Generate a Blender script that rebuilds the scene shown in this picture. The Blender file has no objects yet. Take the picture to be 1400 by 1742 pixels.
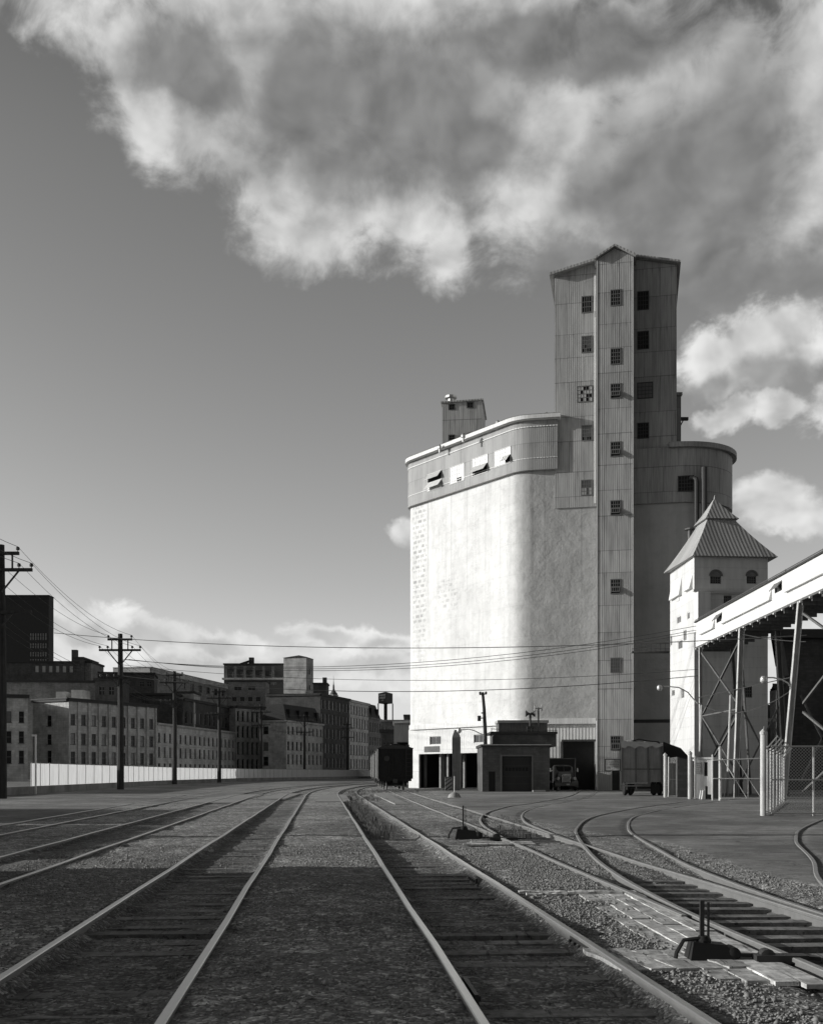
import bpy, bmesh, math, random
import numpy as np
from mathutils import Vector, Matrix
R = math.radians
random.seed(7); RNG = np.random.default_rng(7)
C = bpy.context.scene.collection
sc = bpy.context.scene

# ------------------------------------------------------------------ camera
F, H = 1850.0, 1.56            # focal length in photo pixels, eye height above rail head (m)
cam = bpy.data.cameras.new('camera'); co = bpy.data.objects.new('camera', cam); C.objects.link(co)
co.location = (0, 0, H); co.rotation_euler = (R(90), 0, 0)
cam.sensor_fit = 'HORIZONTAL'; cam.sensor_width = 36; cam.lens = F/1400*36
cam.shift_y = (1315-871)/1400; cam.clip_start = .1; cam.clip_end = 20000
sc.camera = co
sc.view_settings.view_transform = 'Standard'; sc.view_settings.look = 'None'
sc.view_settings.exposure = 0.45; sc.view_settings.gamma = 1
SUN_EL = 14.0
SUN_H = Vector((-math.cos(R(.5)), -math.sin(R(.5)), 0))      # towards the sun, on the ground
sun = bpy.data.lights.new('sun', 'SUN'); sun.energy = 2.95; sun.angle = R(.5); sun.color = (1, .992, .97)
so = bpy.data.objects.new('sun', sun); C.objects.link(so)
sd = (SUN_H*math.cos(R(SUN_EL)) + Vector((0, 0, math.sin(R(SUN_EL)))))
so.rotation_euler = sd.to_track_quat('Z', 'Y').to_euler(); so.location = (-60, 0, 60)

# ------------------------------------------------------------------ node helpers
class NT:
    def __init__(s, nt): s.nt = nt; s.n = nt.nodes; s.l = nt.links
    def new(s, t, **kw):
        nd = s.n.new(t)
        for k, v in kw.items(): setattr(nd, k, v)
        return nd
    def put(s, sock, v):
        if v is None: return
        if hasattr(v, 'is_output'): s.l.new(v, sock)
        else:
            try: sock.default_value = v
            except Exception: sock.default_value = (v, v, v, 1) if len(sock.default_value) == 4 else (v, v, v)
    def m(s, op, a, b=None, c=None, clamp=False):
        nd = s.new('ShaderNodeMath', operation=op, use_clamp=clamp)
        for i, v in enumerate((a, b, c)): s.put(nd.inputs[i], v) if v is not None else None
        return nd.outputs[0]
    def v(s, op, a, b=None, c=None):
        nd = s.new('ShaderNodeVectorMath', operation=op)
        s.put(nd.inputs[0], a)
        if b is not None: s.put(nd.inputs[3 if op == 'SCALE' else 1], b)
        if c is not None: s.put(nd.inputs[2], c)
        return nd.outputs[1] if op in ('LENGTH', 'DOT_PRODUCT', 'DISTANCE') else nd.outputs[0]
    def noise(s, vec, scale, detail=4, rough=.55, dist=0):
        nd = s.new('ShaderNodeTexNoise'); s.put(nd.inputs['Vector'], vec)
        nd.inputs['Scale'].default_value = scale; nd.inputs['Detail'].default_value = detail
        nd.inputs['Roughness'].default_value = rough; nd.inputs['Distortion'].default_value = dist
        return nd.outputs[0]
    def rng(s, x, a, b, c=0., d=1., kind='SMOOTHSTEP'):
        nd = s.new('ShaderNodeMapRange', interpolation_type=kind)
        for i, v in enumerate((x, a, b, c, d)): s.put(nd.inputs[i], v)
        return nd.outputs[0]
    def mix(s, f, a, b):
        return s.m('ADD', s.m('MULTIPLY', a, s.m('SUBTRACT', 1., f)), s.m('MULTIPLY', b, f))
    def xyz(s, x, y, z=0.):
        nd = s.new('ShaderNodeCombineXYZ')
        for i, v in enumerate((x, y, z)): s.put(nd.inputs[i], v)
        return nd.outputs[0]
    def sep(s, v):
        nd = s.new('ShaderNodeSeparateXYZ'); s.put(nd.inputs[0], v); return nd.outputs

# ------------------------------------------------------------------ sky (black and white film through a red filter)
w = bpy.data.worlds.new('World'); sc.world = w; w.use_nodes = True
N = NT(w.node_tree); N.n.clear()
sky = N.new('ShaderNodeTexSky', sky_type='NISHITA', sun_disc=False)
sky.sun_elevation = R(SUN_EL); sky.sun_rotation = math.atan2(SUN_H.x, SUN_H.y) % (2*math.pi)
sky.air_density = 1.0; sky.dust_density = 1.2; sky.ozone_density = 2.0
SKYK = 0.15
sr = N.new('ShaderNodeSeparateColor'); N.l.new(sky.outputs[0], sr.inputs[0])
skyv = N.m('ADD', N.m('MULTIPLY', sr.outputs[0], .62), N.m('MULTIPLY', sr.outputs[1], .38))
geo = N.new('ShaderNodeTexCoord').outputs['Generated']
dx, dy, dz = N.sep(geo)
az = N.m('ARCTAN2', dx, dy); el = N.m('ARCSINE', dz)
U = N.m('MULTIPLY', az, F); V = N.m('MULTIPLY', el, F)
def ae(px, py):
    x, z = px-700, 1315-py
    return F*math.atan2(x, F), F*math.asin(z/math.sqrt(x*x+z*z+F*F))
p0 = N.xyz(U, V)
n1 = N.new('ShaderNodeTexNoise'); N.put(n1.inputs['Vector'], p0); n1.inputs['Scale'].default_value = .006; n1.inputs['Detail'].default_value = 5; n1.inputs['Roughness'].default_value = .6
warp = N.v('SCALE', N.v('SUBTRACT', n1.outputs['Color'], (.5, .5, .5)), 110.)
p = N.v('ADD', p0, warp)
def blobs(lst):
    cur = None
    for cx, cy, rx, ry in lst:
        u, v = ae(cx, cy)
        d = N.v('LENGTH', N.v('MULTIPLY', N.v('SUBTRACT', p, (u, v, 0)), (1/rx, 1/ry, 0)))
        d = N.m('SUBTRACT', 1., d)
        cur = d if cur is None else N.m('SMOOTH_MAX', cur, d, .22)
    return cur
UP = [(215,85,95,75),(262,205,85,95),(420,160,250,150),(480,330,100,115),(560,385,85,70),(640,320,160,110),(700,370,90,80),(762,410,52,85),
      (720,170,330,190),(600,20,700,130),(900,330,130,120),(930,200,150,150),(1010,400,150,80),(1150,250,260,200),(1200,420,170,80),(1330,330,200,210),
      (1500,200,300,250)]
LO = [(1320,585,105,70),(1205,610,75,55),(1270,640,110,38),(1230,705,75,26),(1330,700,60,24),(1310,855,75,50),(1350,880,80,40),(1450,690,80,60),(688,912,34,30)]
BK = [(80,1050,110,45),(150,1070,90,40),(260,1090,120,34),(370,1105,100,28),(560,1090,110,26),(650,1095,90,24),(400,1150,420,46),(620,1140,160,36),(40,1110,120,70),(1150,1100,300,60)]
GR = [(620,190,270,120),(330,130,110,60),(800,270,110,60),(1180,330,190,150),(1330,470,170,60),(950,80,250,50),(1000,440,120,40)]
GL = [(1330,640,90,40),(1200,650,50,25)]
su, sl, sb, sg, sgl = blobs(UP), blobs(LO), blobs(BK), blobs(GR), blobs(GL)
vst = N.v('MULTIPLY', p0, (1., 1.25, 1.))
f1 = N.noise(vst, .0095, 12, .60, .35)
e1 = N.noise(vst, .0085, 3.5, .5, .2); e2 = N.noise(N.v('ADD', vst, (26., -20., 0)), .0085, 3.5, .5, .2)
f3 = N.noise(vst, .0038, 3, .5)
out = N.rng(N.m('ABSOLUTE', az), .50, .9)          # clouds in the rest of the sky too
gen = N.m('MULTIPLY', N.m('SUBTRACT', N.noise(N.v('SCALE', geo, 1.), 2.2, 7, .55), .52), 3.2)
gen = N.mix(out, -1., gen)
fs = N.m('SUBTRACT', f1, .5)
emb = N.m('SUBTRACT', e1, e2)
def layer(base, S, G, k, soft, bright, grey, e0, e1, embk, maxd=1.):
    s = N.m('ADD', S, N.m('MULTIPLY', fs, k))
    dens = N.m('MULTIPLY', N.rng(s, -.06, soft), maxd)
    t = N.rng(N.m('ADD', N.m('ADD', G, N.m('MULTIPLY', fs, .9)), N.m('MULTIPLY', N.m('SUBTRACT', f3, .5), 1.1)), e0, e1)
    c = N.mix(t, bright, grey)
    c = N.m('MULTIPLY', c, N.m('MAXIMUM', N.m('ADD', 1., N.m('MULTIPLY', emb, embk)), .3))
    return N.mix(dens, base, c)
SK = N.m('MULTIPLY', skyv, SKYK)
SK = N.m('MULTIPLY', SK, N.rng(V, 150., 1100., 1.08, .74, 'LINEAR'))
SK = N.m('MULTIPLY', SK, N.rng(V, 900., 1800., 1., .15))   # the filter darkens the zenith
SK = N.m('ADD', SK, N.rng(V, 0., 330., .07, .0))
SK = N.m('MULTIPLY', SK, N.rng(N.m('ABSOLUTE', az), 1.5, 2.5, 1., .42))
c = layer(SK, sb, sb, 2.2, .60, .68, .40, .1, .8, .9, .9)
c = layer(c, su, sg, 1.6, .66, .50, .175, -.55, .42, 1.35, .97)
c = layer(c, sl, sgl, 1.8, .50, .50, .27, -.3, .6, 1.6, .95)
c = layer(c, gen, gen, .6, .5, .16, .06, .1, .6, .5, .9)
gnd = N.rng(dz, -.02, 0.)
c = N.mix(gnd, .02, c)
bg = N.new('ShaderNodeBackground'); ow = N.new('ShaderNodeOutputWorld')
N.l.new(N.xyz(c, c, N.m('MULTIPLY', c, .99)), bg.inputs[0]); bg.inputs[1].default_value = 1.0
N.l.new(bg.outputs[0], ow.inputs[0])

# ------------------------------------------------------------------ materials (all grey: the picture is black and white)
MATS = {}
def mk(name, rough=.85, metal=0., spec=.25):
    m = bpy.data.materials.new(name); m.use_nodes = True; n = NT(m.node_tree); n.n.clear()
    b = n.new('ShaderNodeBsdfPrincipled'); o = n.new('ShaderNodeOutputMaterial'); n.l.new(b.outputs[0], o.inputs[0])
    b.inputs['Roughness'].default_value = rough; b.inputs['Metallic'].default_value = metal
    b.inputs['Specular IOR Level'].default_value = spec
    MATS[name] = m; return m, n, b, o
def col(n, b, v): n.l.new(n.xyz(v, v, n.m('MULTIPLY', v, .985)), b.inputs['Base Color'])
def bump(n, b, h, st, dist=.02):
    k = n.new('ShaderNodeBump'); k.inputs['Strength'].default_value = st; k.inputs['Distance'].default_value = dist
    n.l.new(h, k.inputs['Height']); n.l.new(k.outputs[0], b.inputs['Normal'])
def plain(name, val, rough=.85, var=.25, scale=2., metal=0., spec=.25, bmp=0., streak=0.):
    m, n, b, o = mk(name, rough, metal, spec)
    c = n.new('ShaderNodeTexCoord').outputs['Object']
    x = n.noise(c, scale, 6, .6)
    v = n.m('MULTIPLY', val, n.m('ADD', 1-var, n.m('MULTIPLY', x, 2*var)))
    if streak:
        y = n.noise(n.v('MULTIPLY', c, (6, 6, .35)), 1., 4, .6)
        v = n.m('MULTIPLY', v, n.rng(y, .35, .7, 1., 1-streak))
    col(n, b, v)
    if bmp: bump(n, b, n.noise(c, scale*8, 4, .6), bmp)
    return m
def uvc(n):
    k = n.new('ShaderNodeUVMap'); k.uv_map = 'uv'; return k.outputs[0]
def brick(n, vec, w, h, mort, off=.5, c1=1., c2=.8, cm=.6, bias=0.):
    k = n.new('ShaderNodeTexBrick'); k.offset = off; n.put(k.inputs['Vector'], vec)
    for s, v in (('Color1', c1), ('Color2', c2), ('Mortar', cm)): k.inputs[s].default_value = (v, v, v, 1)
    k.inputs['Scale'].default_value = 1; k.inputs['Mortar Size'].default_value = mort
    k.inputs['Brick Width'].default_value = w; k.inputs['Row Height'].default_value = h; k.inputs['Bias'].default_value = bias
    return n.m('MULTIPLY', k.outputs[0], 1.)
def siding(name, val, rib=.19, ribk=.22, sheet=(.85, 2.55), seam=.6, streak=.3, var=.14, rough=.6, dirt=.25, ribc=.05):
    m, n, b, o = mk(name, rough, 0., .3)
    uv = uvc(n); u, v, _ = n.sep(uv)
    # sheet rows slightly uneven in height, rust streaks running down from each lap
    rows = n.noise(n.xyz(0., n.m('MULTIPLY', v, .22)), 1., 1)
    vv = n.m('ADD', v, n.m('MULTIPLY', rows, 2.2))
    big = brick(n, n.xyz(u, vv), sheet[0]*3.2, sheet[1], .035, .5, 1., 1-var, 1-seam*.7)
    cols = brick(n, n.xyz(u, vv), sheet[0], sheet[1], .012, 0., 1., 1-var*.6, 1-seam*.3)
    st = n.noise(n.xyz(n.m('MULTIPLY', u, 5.), n.m('MULTIPLY', v, .30)), 1., 5, .65)
    st2 = n.noise(n.xyz(n.m('MULTIPLY', u, .6), n.m('MULTIPLY', v, .12)), 1., 4, .6)
    fr = n.m('FRACT', n.m('DIVIDE', vv, sheet[1]))
    lap = n.m('MULTIPLY', n.rng(fr, .72, 1., 0., 1.), n.rng(st, .45, .75, 0., 1.))
    k = n.m('MULTIPLY', big, cols)
    k = n.m('MULTIPLY', k, n.rng(st, .35, .8, 1., 1-streak))
    k = n.m('MULTIPLY', k, n.rng(st2, .35, .75, 1.05, 1-dirt))
    k = n.m('MULTIPLY', k, n.m('SUBTRACT', 1., n.m('MULTIPLY', lap, dirt*1.2)))
    wv = n.m('SINE', n.m('MULTIPLY', u, 2*math.pi/rib))
    k = n.m('MULTIPLY', k, n.m('ADD', 1-ribc, n.m('MULTIPLY', wv, ribc)))
    col(n, b, n.m('MULTIPLY', k, val))
    bump(n, b, wv, ribk, rib*.10)
    return m
def masonry(name, val, bw=.5, bh=.16, mort=.02, var=.25, cm=.75, dirt=.35, streak=.2, rough=.9):
    m, n, b, o = mk(name, rough)
    uv = uvc(n); u, v, _ = n.sep(uv)
    k = brick(n, uv, bw, bh, mort, .5, 1., 1-var, cm)
    k = n.m('MULTIPLY', k, n.rng(n.noise(uv, .35, 6, .65), .35, .7, 1.1, 1-dirt))
    st = n.noise(n.xyz(n.m('MULTIPLY', u, 2.5), n.m('MULTIPLY', v, .25)), 1., 4, .6)
    k = n.m('MULTIPLY', k, n.rng(st, .4, .75, 1., 1-streak))
    col(n, b, n.m('MULTIPLY', k, val)); bump(n, b, n.noise(uv, 6., 4), .3)
    return m
def stucco(name, val, patch=False):
    m, n, b, o = mk(name, .85)
    uv = uvc(n); u, v, _ = n.sep(uv)
    big = n.noise(uv, .16, 5, .6); med = n.noise(uv, .9, 6, .65)
    st = n.noise(n.xyz(n.m('MULTIPLY', u, 1.1), n.m('MULTIPLY', v, .10)), 1., 6, .65)
    k = n.rng(big, .35, .7, 1., .86); k = n.m('MULTIPLY', k, n.rng(med, .4, .75, 1., .88))
    k = n.m('MULTIPLY', k, n.rng(st, .42, .75, 1., .84))
    if patch:   # render worn thin over the block courses near the far corner (u is metres from there)
        bk = brick(n, uv, .85, .52, .12, .5, .74, .52, 1.)
        msk = n.m('MULTIPLY', n.rng(n.m('ADD', u, n.m('MULTIPLY', med, 1.2)), 3.6, 3.9, 1., 0.), n.rng(u, .6, 1.2, 0., 1.))
        msk = n.m('MULTIPLY', msk, n.rng(n.m('ADD', v, n.m('MULTIPLY', big, 10.)), 14., 27., 0.12, 1.))
        msk = n.m('MULTIPLY', msk, n.rng(n.noise(uv, 1.1, 5, .6), .38, .58, .15, 1.))
        k = n.m('MULTIPLY', k, n.mix(msk, 1., bk))
        msk2 = n.m('MULTIPLY', n.rng(n.v('LENGTH', n.v('MULTIPLY', n.v('SUBTRACT', uv, (6.8, 19.6, 0)), (.5, .5, 0))), .3, 1.4, 1., 0.), n.rng(n.noise(uv, 1.6, 5, .6), .42, .6))
        k = n.m('MULTIPLY', k, n.mix(n.m('MULTIPLY', msk2, .8), 1., bk))
    if patch:   # full tone on the side face, darker past the near corner; cracks and rain streaks
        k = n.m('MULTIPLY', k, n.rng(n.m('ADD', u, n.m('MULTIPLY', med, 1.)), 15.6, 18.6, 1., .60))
        cr = n.noise(uv, .22, 7, .7, .4); cl = n.rng(n.m('ABSOLUTE', n.m('SUBTRACT', cr, .5)), 0., .008, .84, 1.)
        k = n.m('MULTIPLY', k, cl)
        lift = n.m('FRACT', n.m('DIVIDE', n.m('ADD', v, n.m('MULTIPLY', big, .5)), 2.9)); k = n.m('MULTIPLY', k, n.rng(lift, 0., .045, .93, 1.))
        ru = n.m('MULTIPLY', n.rng(n.noise(n.xyz(n.m('MULTIPLY', u, 2.4), 3.1), 1., 3, .6), .56, .72), n.rng(v, 12., 29., .1, 1.)); k = n.m('MULTIPLY', k, n.m('SUBTRACT', 1., n.m('MULTIPLY', ru, .28)))
    k = n.m('MULTIPLY', k, n.rng(n.m('ADD', v, n.m('MULTIPLY', st, 2.)), 6.8, 9., .9, 1.))
    col(n, b, n.m('MULTIPLY', k, val))
    h = n.m('ADD', n.noise(uv, .55, 5, .6), n.m('MULTIPLY', n.noise(uv, 4., 4), .12))
    bump(n, b, h, .9, .16)
    return m

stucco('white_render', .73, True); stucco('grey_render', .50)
siding('steel_siding', .47, streak=.36); siding('white_siding', .68, rib=.3, seam=.25, streak=.14, var=.06, dirt=.1, ribk=.3, ribc=.03)
siding('light_steel_siding', .36, seam=.35, streak=.2); siding('tower_boards', .62, rib=.6, ribk=.1, sheet=(3, .9), seam=.12, streak=.12, var=.03, dirt=.14, ribc=.0)
siding('roof_sheet', .42, rib=.30, ribk=.22, seam=.3, sheet=(1.5, 6)); siding('gallery_boards', .66, rib=.5, ribk=.12, sheet=(3, 1.1), seam=.08, streak=.1, var=.03, dirt=.08, ribc=0)
masonry('dark_brick', .14, .45, .15, .03); masonry('garage_brick', .12, .4, .2, .025, cm=.8)
masonry('stone', .68, 1.0, .45, .03, .2); masonry('light_stone', .70, 1.0, .45, .03, .15); masonry('brown_brick', .11, .5, .2, .02, .3)
masonry('city_brick', .30, .5, .2, .02, .3); masonry('pale_wall', .5, 2., .8, .02, .1)
masonry('concrete', .24, 3.2, 1.2, .01, .1, dirt=.4); masonry('board_concrete', .40, 40., .35, .02, .15, dirt=.35)
plain('slate', .035, .8, .3, 1.); plain('tar_roof', .05, .9); plain('trim_light', .5, .7, .15); plain('trim_dark', .06, .7)
plain('roof_white', .7, .6, .12, .8, streak=.2); plain('zinc', .5, .35, .15, 4, .6); plain('iron', .05, .55, .3, 6, .3, .4)
plain('void', .012, 1., .1); plain('glass_dark', .015, .2, .2, 1., 0, .2); plain('glass_dusty', .55, .35, .25, 2., 0, .5); plain('glass_grey', .13, .25, .3, 2., 0, .5)
plain('frame_grey', .14, .7); plain('frame_white', .55, .7); plain('door_dark', .035, .7, .3, 3)
plain('pole_wood', .055, .95, .4, 3, streak=.4); plain('grey_wood', .30, .9, .3, 5, streak=.35, bmp=.3); plain('rail_side', .20, .6, .35, 5, .3, .4)
plain('rail_head', .50, .32, .1, 8, .85, .5); plain('rail_worn', .30, .5, .3, 8, .2, .4); plain('white_paint', .68, .6, .08, 3, streak=.12); plain('post_paint', .55, .6, .25, 4, streak=.25)
plain('steel_truss', .13, .7, .4, 3, streak=.3); plain('steel_leg', .50, .6, .45, 2.2, streak=.35); plain('black_paint', .018, .6, .3, 3); plain('rubber', .02, .8)
plain('canvas', .34, .9, .2, 3, bmp=.5); plain('trailer_board', .27, .8, .3, 2, streak=.3); plain('truck_paint', .09, .4, .35, 3); plain('chrome', .5, .25, .1, 3, .9)
plain('freight_side', .30, .8, .3, 1.5, streak=.35); plain('slab', .30, .9, .25, 2.5, bmp=.3); plain('insulator', .04, .3); plain('wire', .05, .6)
plain('lamp_glass', .4, .2, .05, 2, 0, .5); plain('pale_letter', .7, .6); plain('sign_board', .42, .7, .15, 5); plain('sign_ink', .12, .7); plain('plant_dry', .13, .9, .4, 3)
plain('stripe_dark', .08, .8); plain('stone_bits', .24, .9, .45, 9.); plain('hotel_dark', .10, .8)
def plank_mat(name, val):
    m, n, b, o = mk(name, .9)
    c = n.new('ShaderNodeTexCoord').outputs['Object']; oi = n.new('ShaderNodeObjectInfo').outputs['Random']
    uv = uvc(n); u, v, _ = n.sep(uv)
    g = n.noise(n.xyz(n.m('MULTIPLY', u, 2.), n.m('MULTIPLY', v, 2.), oi), 6., 6, .65)
    cr = n.noise(n.v('MULTIPLY', c, (9., .7, 9.)), 2.2, 6, .7)
    st_ = n.noise(n.v('MULTIPLY', c, (1., 1., 1.)), 2.6, 5, .65)
    k = n.m('MULTIPLY', n.m('MULTIPLY', n.rng(g, .35, .7, 1.08, .6), n.rng(st_, .35, .65, 1.1, .6)), n.rng(cr, .55, .66, 1., .25))
    col(n, b, n.m('MULTIPLY', n.m('MULTIPLY', k, val), n.m('ADD', .82, n.m('MULTIPLY', oi, .3)))); bump(n, b, cr, .6, .01)
plank_mat('plank', .72); plank_mat('sleeper', .26)
def fence_mat():
    m, n, b, o = mk('fibreglass_sheet', .6)
    uv = uvc(n); u, v, _ = n.sep(uv)
    k = brick(n, uv, 1.25, 9., .03, 0., 1., .93, .75)
    k = n.m('MULTIPLY', k, n.rng(n.noise(n.xyz(n.m('MULTIPLY', u, 3.), n.m('MULTIPLY', v, .5)), 1., 5, .6), .35, .75, 1., .82))
    k = n.m('MULTIPLY', k, .62); col(n, b, k)
    t = n.new('ShaderNodeBsdfTranslucent'); n.l.new(n.xyz(k, k, k), t.inputs[0])
    mx = n.new('ShaderNodeMixShader'); mx.inputs[0].default_value = .5
    n.l.new(b.outputs[0], mx.inputs[1]); n.l.new(t.outputs[0], mx.inputs[2]); n.l.new(mx.outputs[0], o.inputs[0])
fence_mat()
def ground_mat():
    m, n, b, o = mk('ground_gravel', .95, 0, .2)
    c = n.new('ShaderNodeTexCoord').outputs['Object']
    at = n.new('ShaderNodeAttribute', attribute_name='tone'); tone = n.sep(at.outputs['Color'])
    alb, asp = tone[0], tone[1]
    dist = n.v('LENGTH', c)
    vo = n.new('ShaderNodeTexVoronoi'); n.put(vo.inputs['Vector'], c); vo.inputs['Scale'].default_value = 32
    vc = n.sep(vo.outputs['Color'])[0]
    vo2 = n.new('ShaderNodeTexVoronoi'); n.put(vo2.inputs['Vector'], c); vo2.inputs['Scale'].default_value = 9
    vc2 = n.sep(vo2.outputs['Color'])[0]
    n1_ = n.noise(c, .35, 6, .6); n2_ = n.noise(c, 2.2, 6, .65); n3_ = n.noise(c, 14., 5, .7)
    peb = n.m('ADD', .62, n.m('ADD', n.m('MULTIPLY', n.m('POWER', vc, 5.), 1.7), n.m('MULTIPLY', n.m('POWER', vc2, 7.), 1.0)))
    gr = n.m('MULTIPLY', peb, n.m('MULTIPLY', n.rng(n1_, .35, .68, .78, 1.18), n.rng(n2_, .33, .7, .7, 1.2)))
    n0_ = n.noise(c, .11, 5, .6, .8)
    ap = n.m('MULTIPLY', n.m('MULTIPLY', n.rng(n1_, .35, .65, .74, 1.18), n.rng(n0_, .42, .6, .82, 1.12)), n.m('MULTIPLY', n.rng(n2_, .35, .7, .84, 1.12), n.rng(n3_, .3, .7, .86, 1.12)))
    cx_, cy_, _c = n.sep(c)    # tyre tracks: arcs worn round the yard
    rad = n.v('LENGTH', n.v('SUBTRACT', c, (34., 20., 0.))); tt = n.m('SINE', n.m('ADD', n.m('MULTIPLY', rad, 3.3), n.m('MULTIPLY', n1_, 14.)))
    ap = n.m('MULTIPLY', ap, n.m('SUBTRACT', 1., n.m('MULTIPLY', n.rng(tt, .55, 1.), n.m('MULTIPLY', n.rng(n1_, .42, .6), .22))))
    oil = n.rng(n.noise(c, .75, 3, .5, 1.2), .66, .74, 1., .55); ap = n.m('MULTIPLY', ap, oil)
    grit = n.rng(n.noise(c, 46., 3, .7), .62, .72, 0., 1.); ap = n.m('MULTIPLY', ap, n.m('ADD', 1., n.m('MULTIPLY', grit, .35)))
    edge = n.rng(n.m('ADD', asp, n.m('MULTIPLY', n.m('SUBTRACT', n2_, .5), .9)), .35, .65)
    cr = n.noise(c, .5, 7, .72, .6); crk = n.m('SUBTRACT', 1., n.m('MULTIPLY', n.rng(n.m('ABSOLUTE', n.m('SUBTRACT', cr, .5)), 0., .010, 1., 0.), .5))
    ap = n.m('MULTIPLY', ap, crk)
    k = n.mix(edge, gr, ap)
    col(n, b, n.m('MULTIPLY', k, alb))
    hh = n.m('ADD', n.m('MULTIPLY', n.m('SUBTRACT', 1., vo.outputs['Distance']), .5), n.m('ADD', n.m('MULTIPLY', n3_, .8), n.m('MULTIPLY', n2_, 1.2)))
    k = n.new('ShaderNodeBump'); k.inputs['Distance'].default_value = .035
    n.l.new(hh, k.inputs['Height']); n.l.new(n.m('MULTIPLY', n.mix(edge, 1., .22), 1.), k.inputs['Strength']); n.l.new(k.outputs[0], b.inputs['Normal'])
ground_mat()

# ------------------------------------------------------------------ mesh builder
class MB:
    def __init__(s): s.v = []; s.f = []; s.uv = []; s.sm = []
    def add(s, vs, fs, uvs=None, smooth=False):
        o = len(s.v); s.v += [tuple(x) for x in vs]
        for i, f in enumerate(fs):
            s.f.append([o+k for k in f]); s.uv.append(uvs[i] if uvs else None); s.sm.append(smooth)
        return s
    def quad(s, a, b, c, d, uv=None): return s.add([a, b, c, d], [(0, 1, 2, 3)], [uv] if uv else None)
    def box(s, x0, x1, y0, y1, z0, z1):
        v = [(x, y, z) for z in (z0, z1) for y in (y0, y1) for x in (x0, x1)]
        return s.add(v, [(0, 2, 3, 1), (4, 5, 7, 6), (0, 1, 5, 4), (2, 6, 7, 3), (0, 4, 6, 2), (1, 3, 7, 5)])
    def obox(s, o, u, n, a0, a1, b0, b1, z0, z1):
        """box along horizontal unit u (a), n (b, outward) and z, from origin o"""
        o = Vector(o); u = Vector(u); n = Vector(n)
        v = [o+u*a+n*b+Vector((0, 0, z)) for z in (z0, z1) for b in (b0, b1) for a in (a0, a1)]
        f = [(0, 2, 3, 1), (4, 5, 7, 6), (0, 1, 5, 4), (2, 6, 7, 3), (0, 4, 6, 2), (1, 3, 7, 5)]
        if u.cross(n).z < 0: f = [t[::-1] for t in f]
        return s.add(v, f)
    def tube(s, pts, r, n=6, caps=True, smooth=True):
        pts = [Vector(p) for p in pts]; r = r if isinstance(r, (list, tuple)) else [r]*len(pts)
        vs = []; ref = None
        for i, p in enumerate(pts):
            t = (pts[min(i+1, len(pts)-1)]-pts[max(i-1, 0)]).normalized()
            if ref is None: ref = Vector((0, 0, 1)) if abs(t.z) < .9 else Vector((1, 0, 0))
            a = t.cross(ref).normalized(); b = t.cross(a).normalized(); ref = -b if (-b).dot(ref) > 0 else b
            for k in range(n):
                an = 2*math.pi*k/n; vs.append(p+(a*math.cos(an)+b*math.sin(an))*r[i])
        fs = [(i*n+k, i*n+(k+1) % n, (i+1)*n+(k+1) % n, (i+1)*n+k) for i in range(len(pts)-1) for k in range(n)]
        if caps: fs += [tuple(range(n))[::-1], tuple(range((len(pts)-1)*n, len(pts)*n))]
        return s.add(vs, fs, None, smooth)
    def bar(s, p, q, w=.1, d=None): # square bar between two points
        d = d or w; p = Vector(p); q = Vector(q); t = (q-p).normalized()
        ref = Vector((0, 0, 1)) if abs(t.z) < .95 else Vector((0, 1, 0))
        a = t.cross(ref).normalized()*w/2; b = t.cross(a).normalized()*d/2
        v = [x+i*a+j*b for x in (p, q) for i, j in ((-1, -1), (1, -1), (1, 1), (-1, 1))]
        return s.add(v, [(3, 2, 1, 0), (4, 5, 6, 7), (0, 1, 5, 4), (1, 2, 6, 5), (2, 3, 7, 6), (3, 0, 4, 7)])
    def wall(s, pts, z0, z1, u0=0., closed=False, smooth=False):
        """vertical wall along pts (seen with its right-hand side outward); z1 may be a list"""
        if closed: pts = list(pts)+[pts[0]]
        z1 = z1 if isinstance(z1, (list, tuple)) else [z1]*len(pts)
        u = u0; vs = []; us = [u0]
        for i in range(1, len(pts)): u += math.dist(pts[i-1][:2], pts[i][:2]); us.append(u)
        for i, p in enumerate(pts): vs += [(p[0], p[1], z0), (p[0], p[1], z1[i])]
        fs = []; uv = []
        for i in range(len(pts)-1):
            fs.append((2*i, 2*i+2, 2*i+3, 2*i+1)); uv.append([(us[i], z0), (us[i+1], z0), (us[i+1], z1[i+1]), (us[i], z1[i])])
        return s.add(vs, fs, uv, smooth)
    def cap(s, pts, z, up=True):
        zz = z if isinstance(z, (list, tuple)) else [z]*len(pts)
        f = tuple(range(len(pts)))
        return s.add([(p[0], p[1], q) for p, q in zip(pts, zz)], [f if up else f[::-1]])
    def prism(s, pts, z0, z1, smooth=False): # pts counter-clockwise
        s.wall(pts, z0, z1, closed=True, smooth=smooth); s.cap(pts, z1); s.cap(pts, z0, False); return s
    def lathe(s, prof, c=(0, 0, 0), n=12, ax='z', smooth=True):
        vs = []
        for r, h in prof:
            for k in range(n):
                a = 2*math.pi*k/n; x, y = r*math.cos(a), r*math.sin(a)
                vs.append({'z': (c[0]+x, c[1]+y, c[2]+h), 'x': (c[0]+h, c[1]+x, c[2]+y), 'y': (c[0]+x, c[1]+h, c[2]-y)}[ax])
        fs = [(i*n+k, i*n+(k+1) % n, (i+1)*n+(k+1) % n, (i+1)*n+k) for i in range(len(prof)-1) for k in range(n)]
        fs += [tuple(range(n))[::-1], tuple(range((len(prof)-1)*n, len(prof)*n))]
        return s.add(vs, fs, None, smooth)
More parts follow.
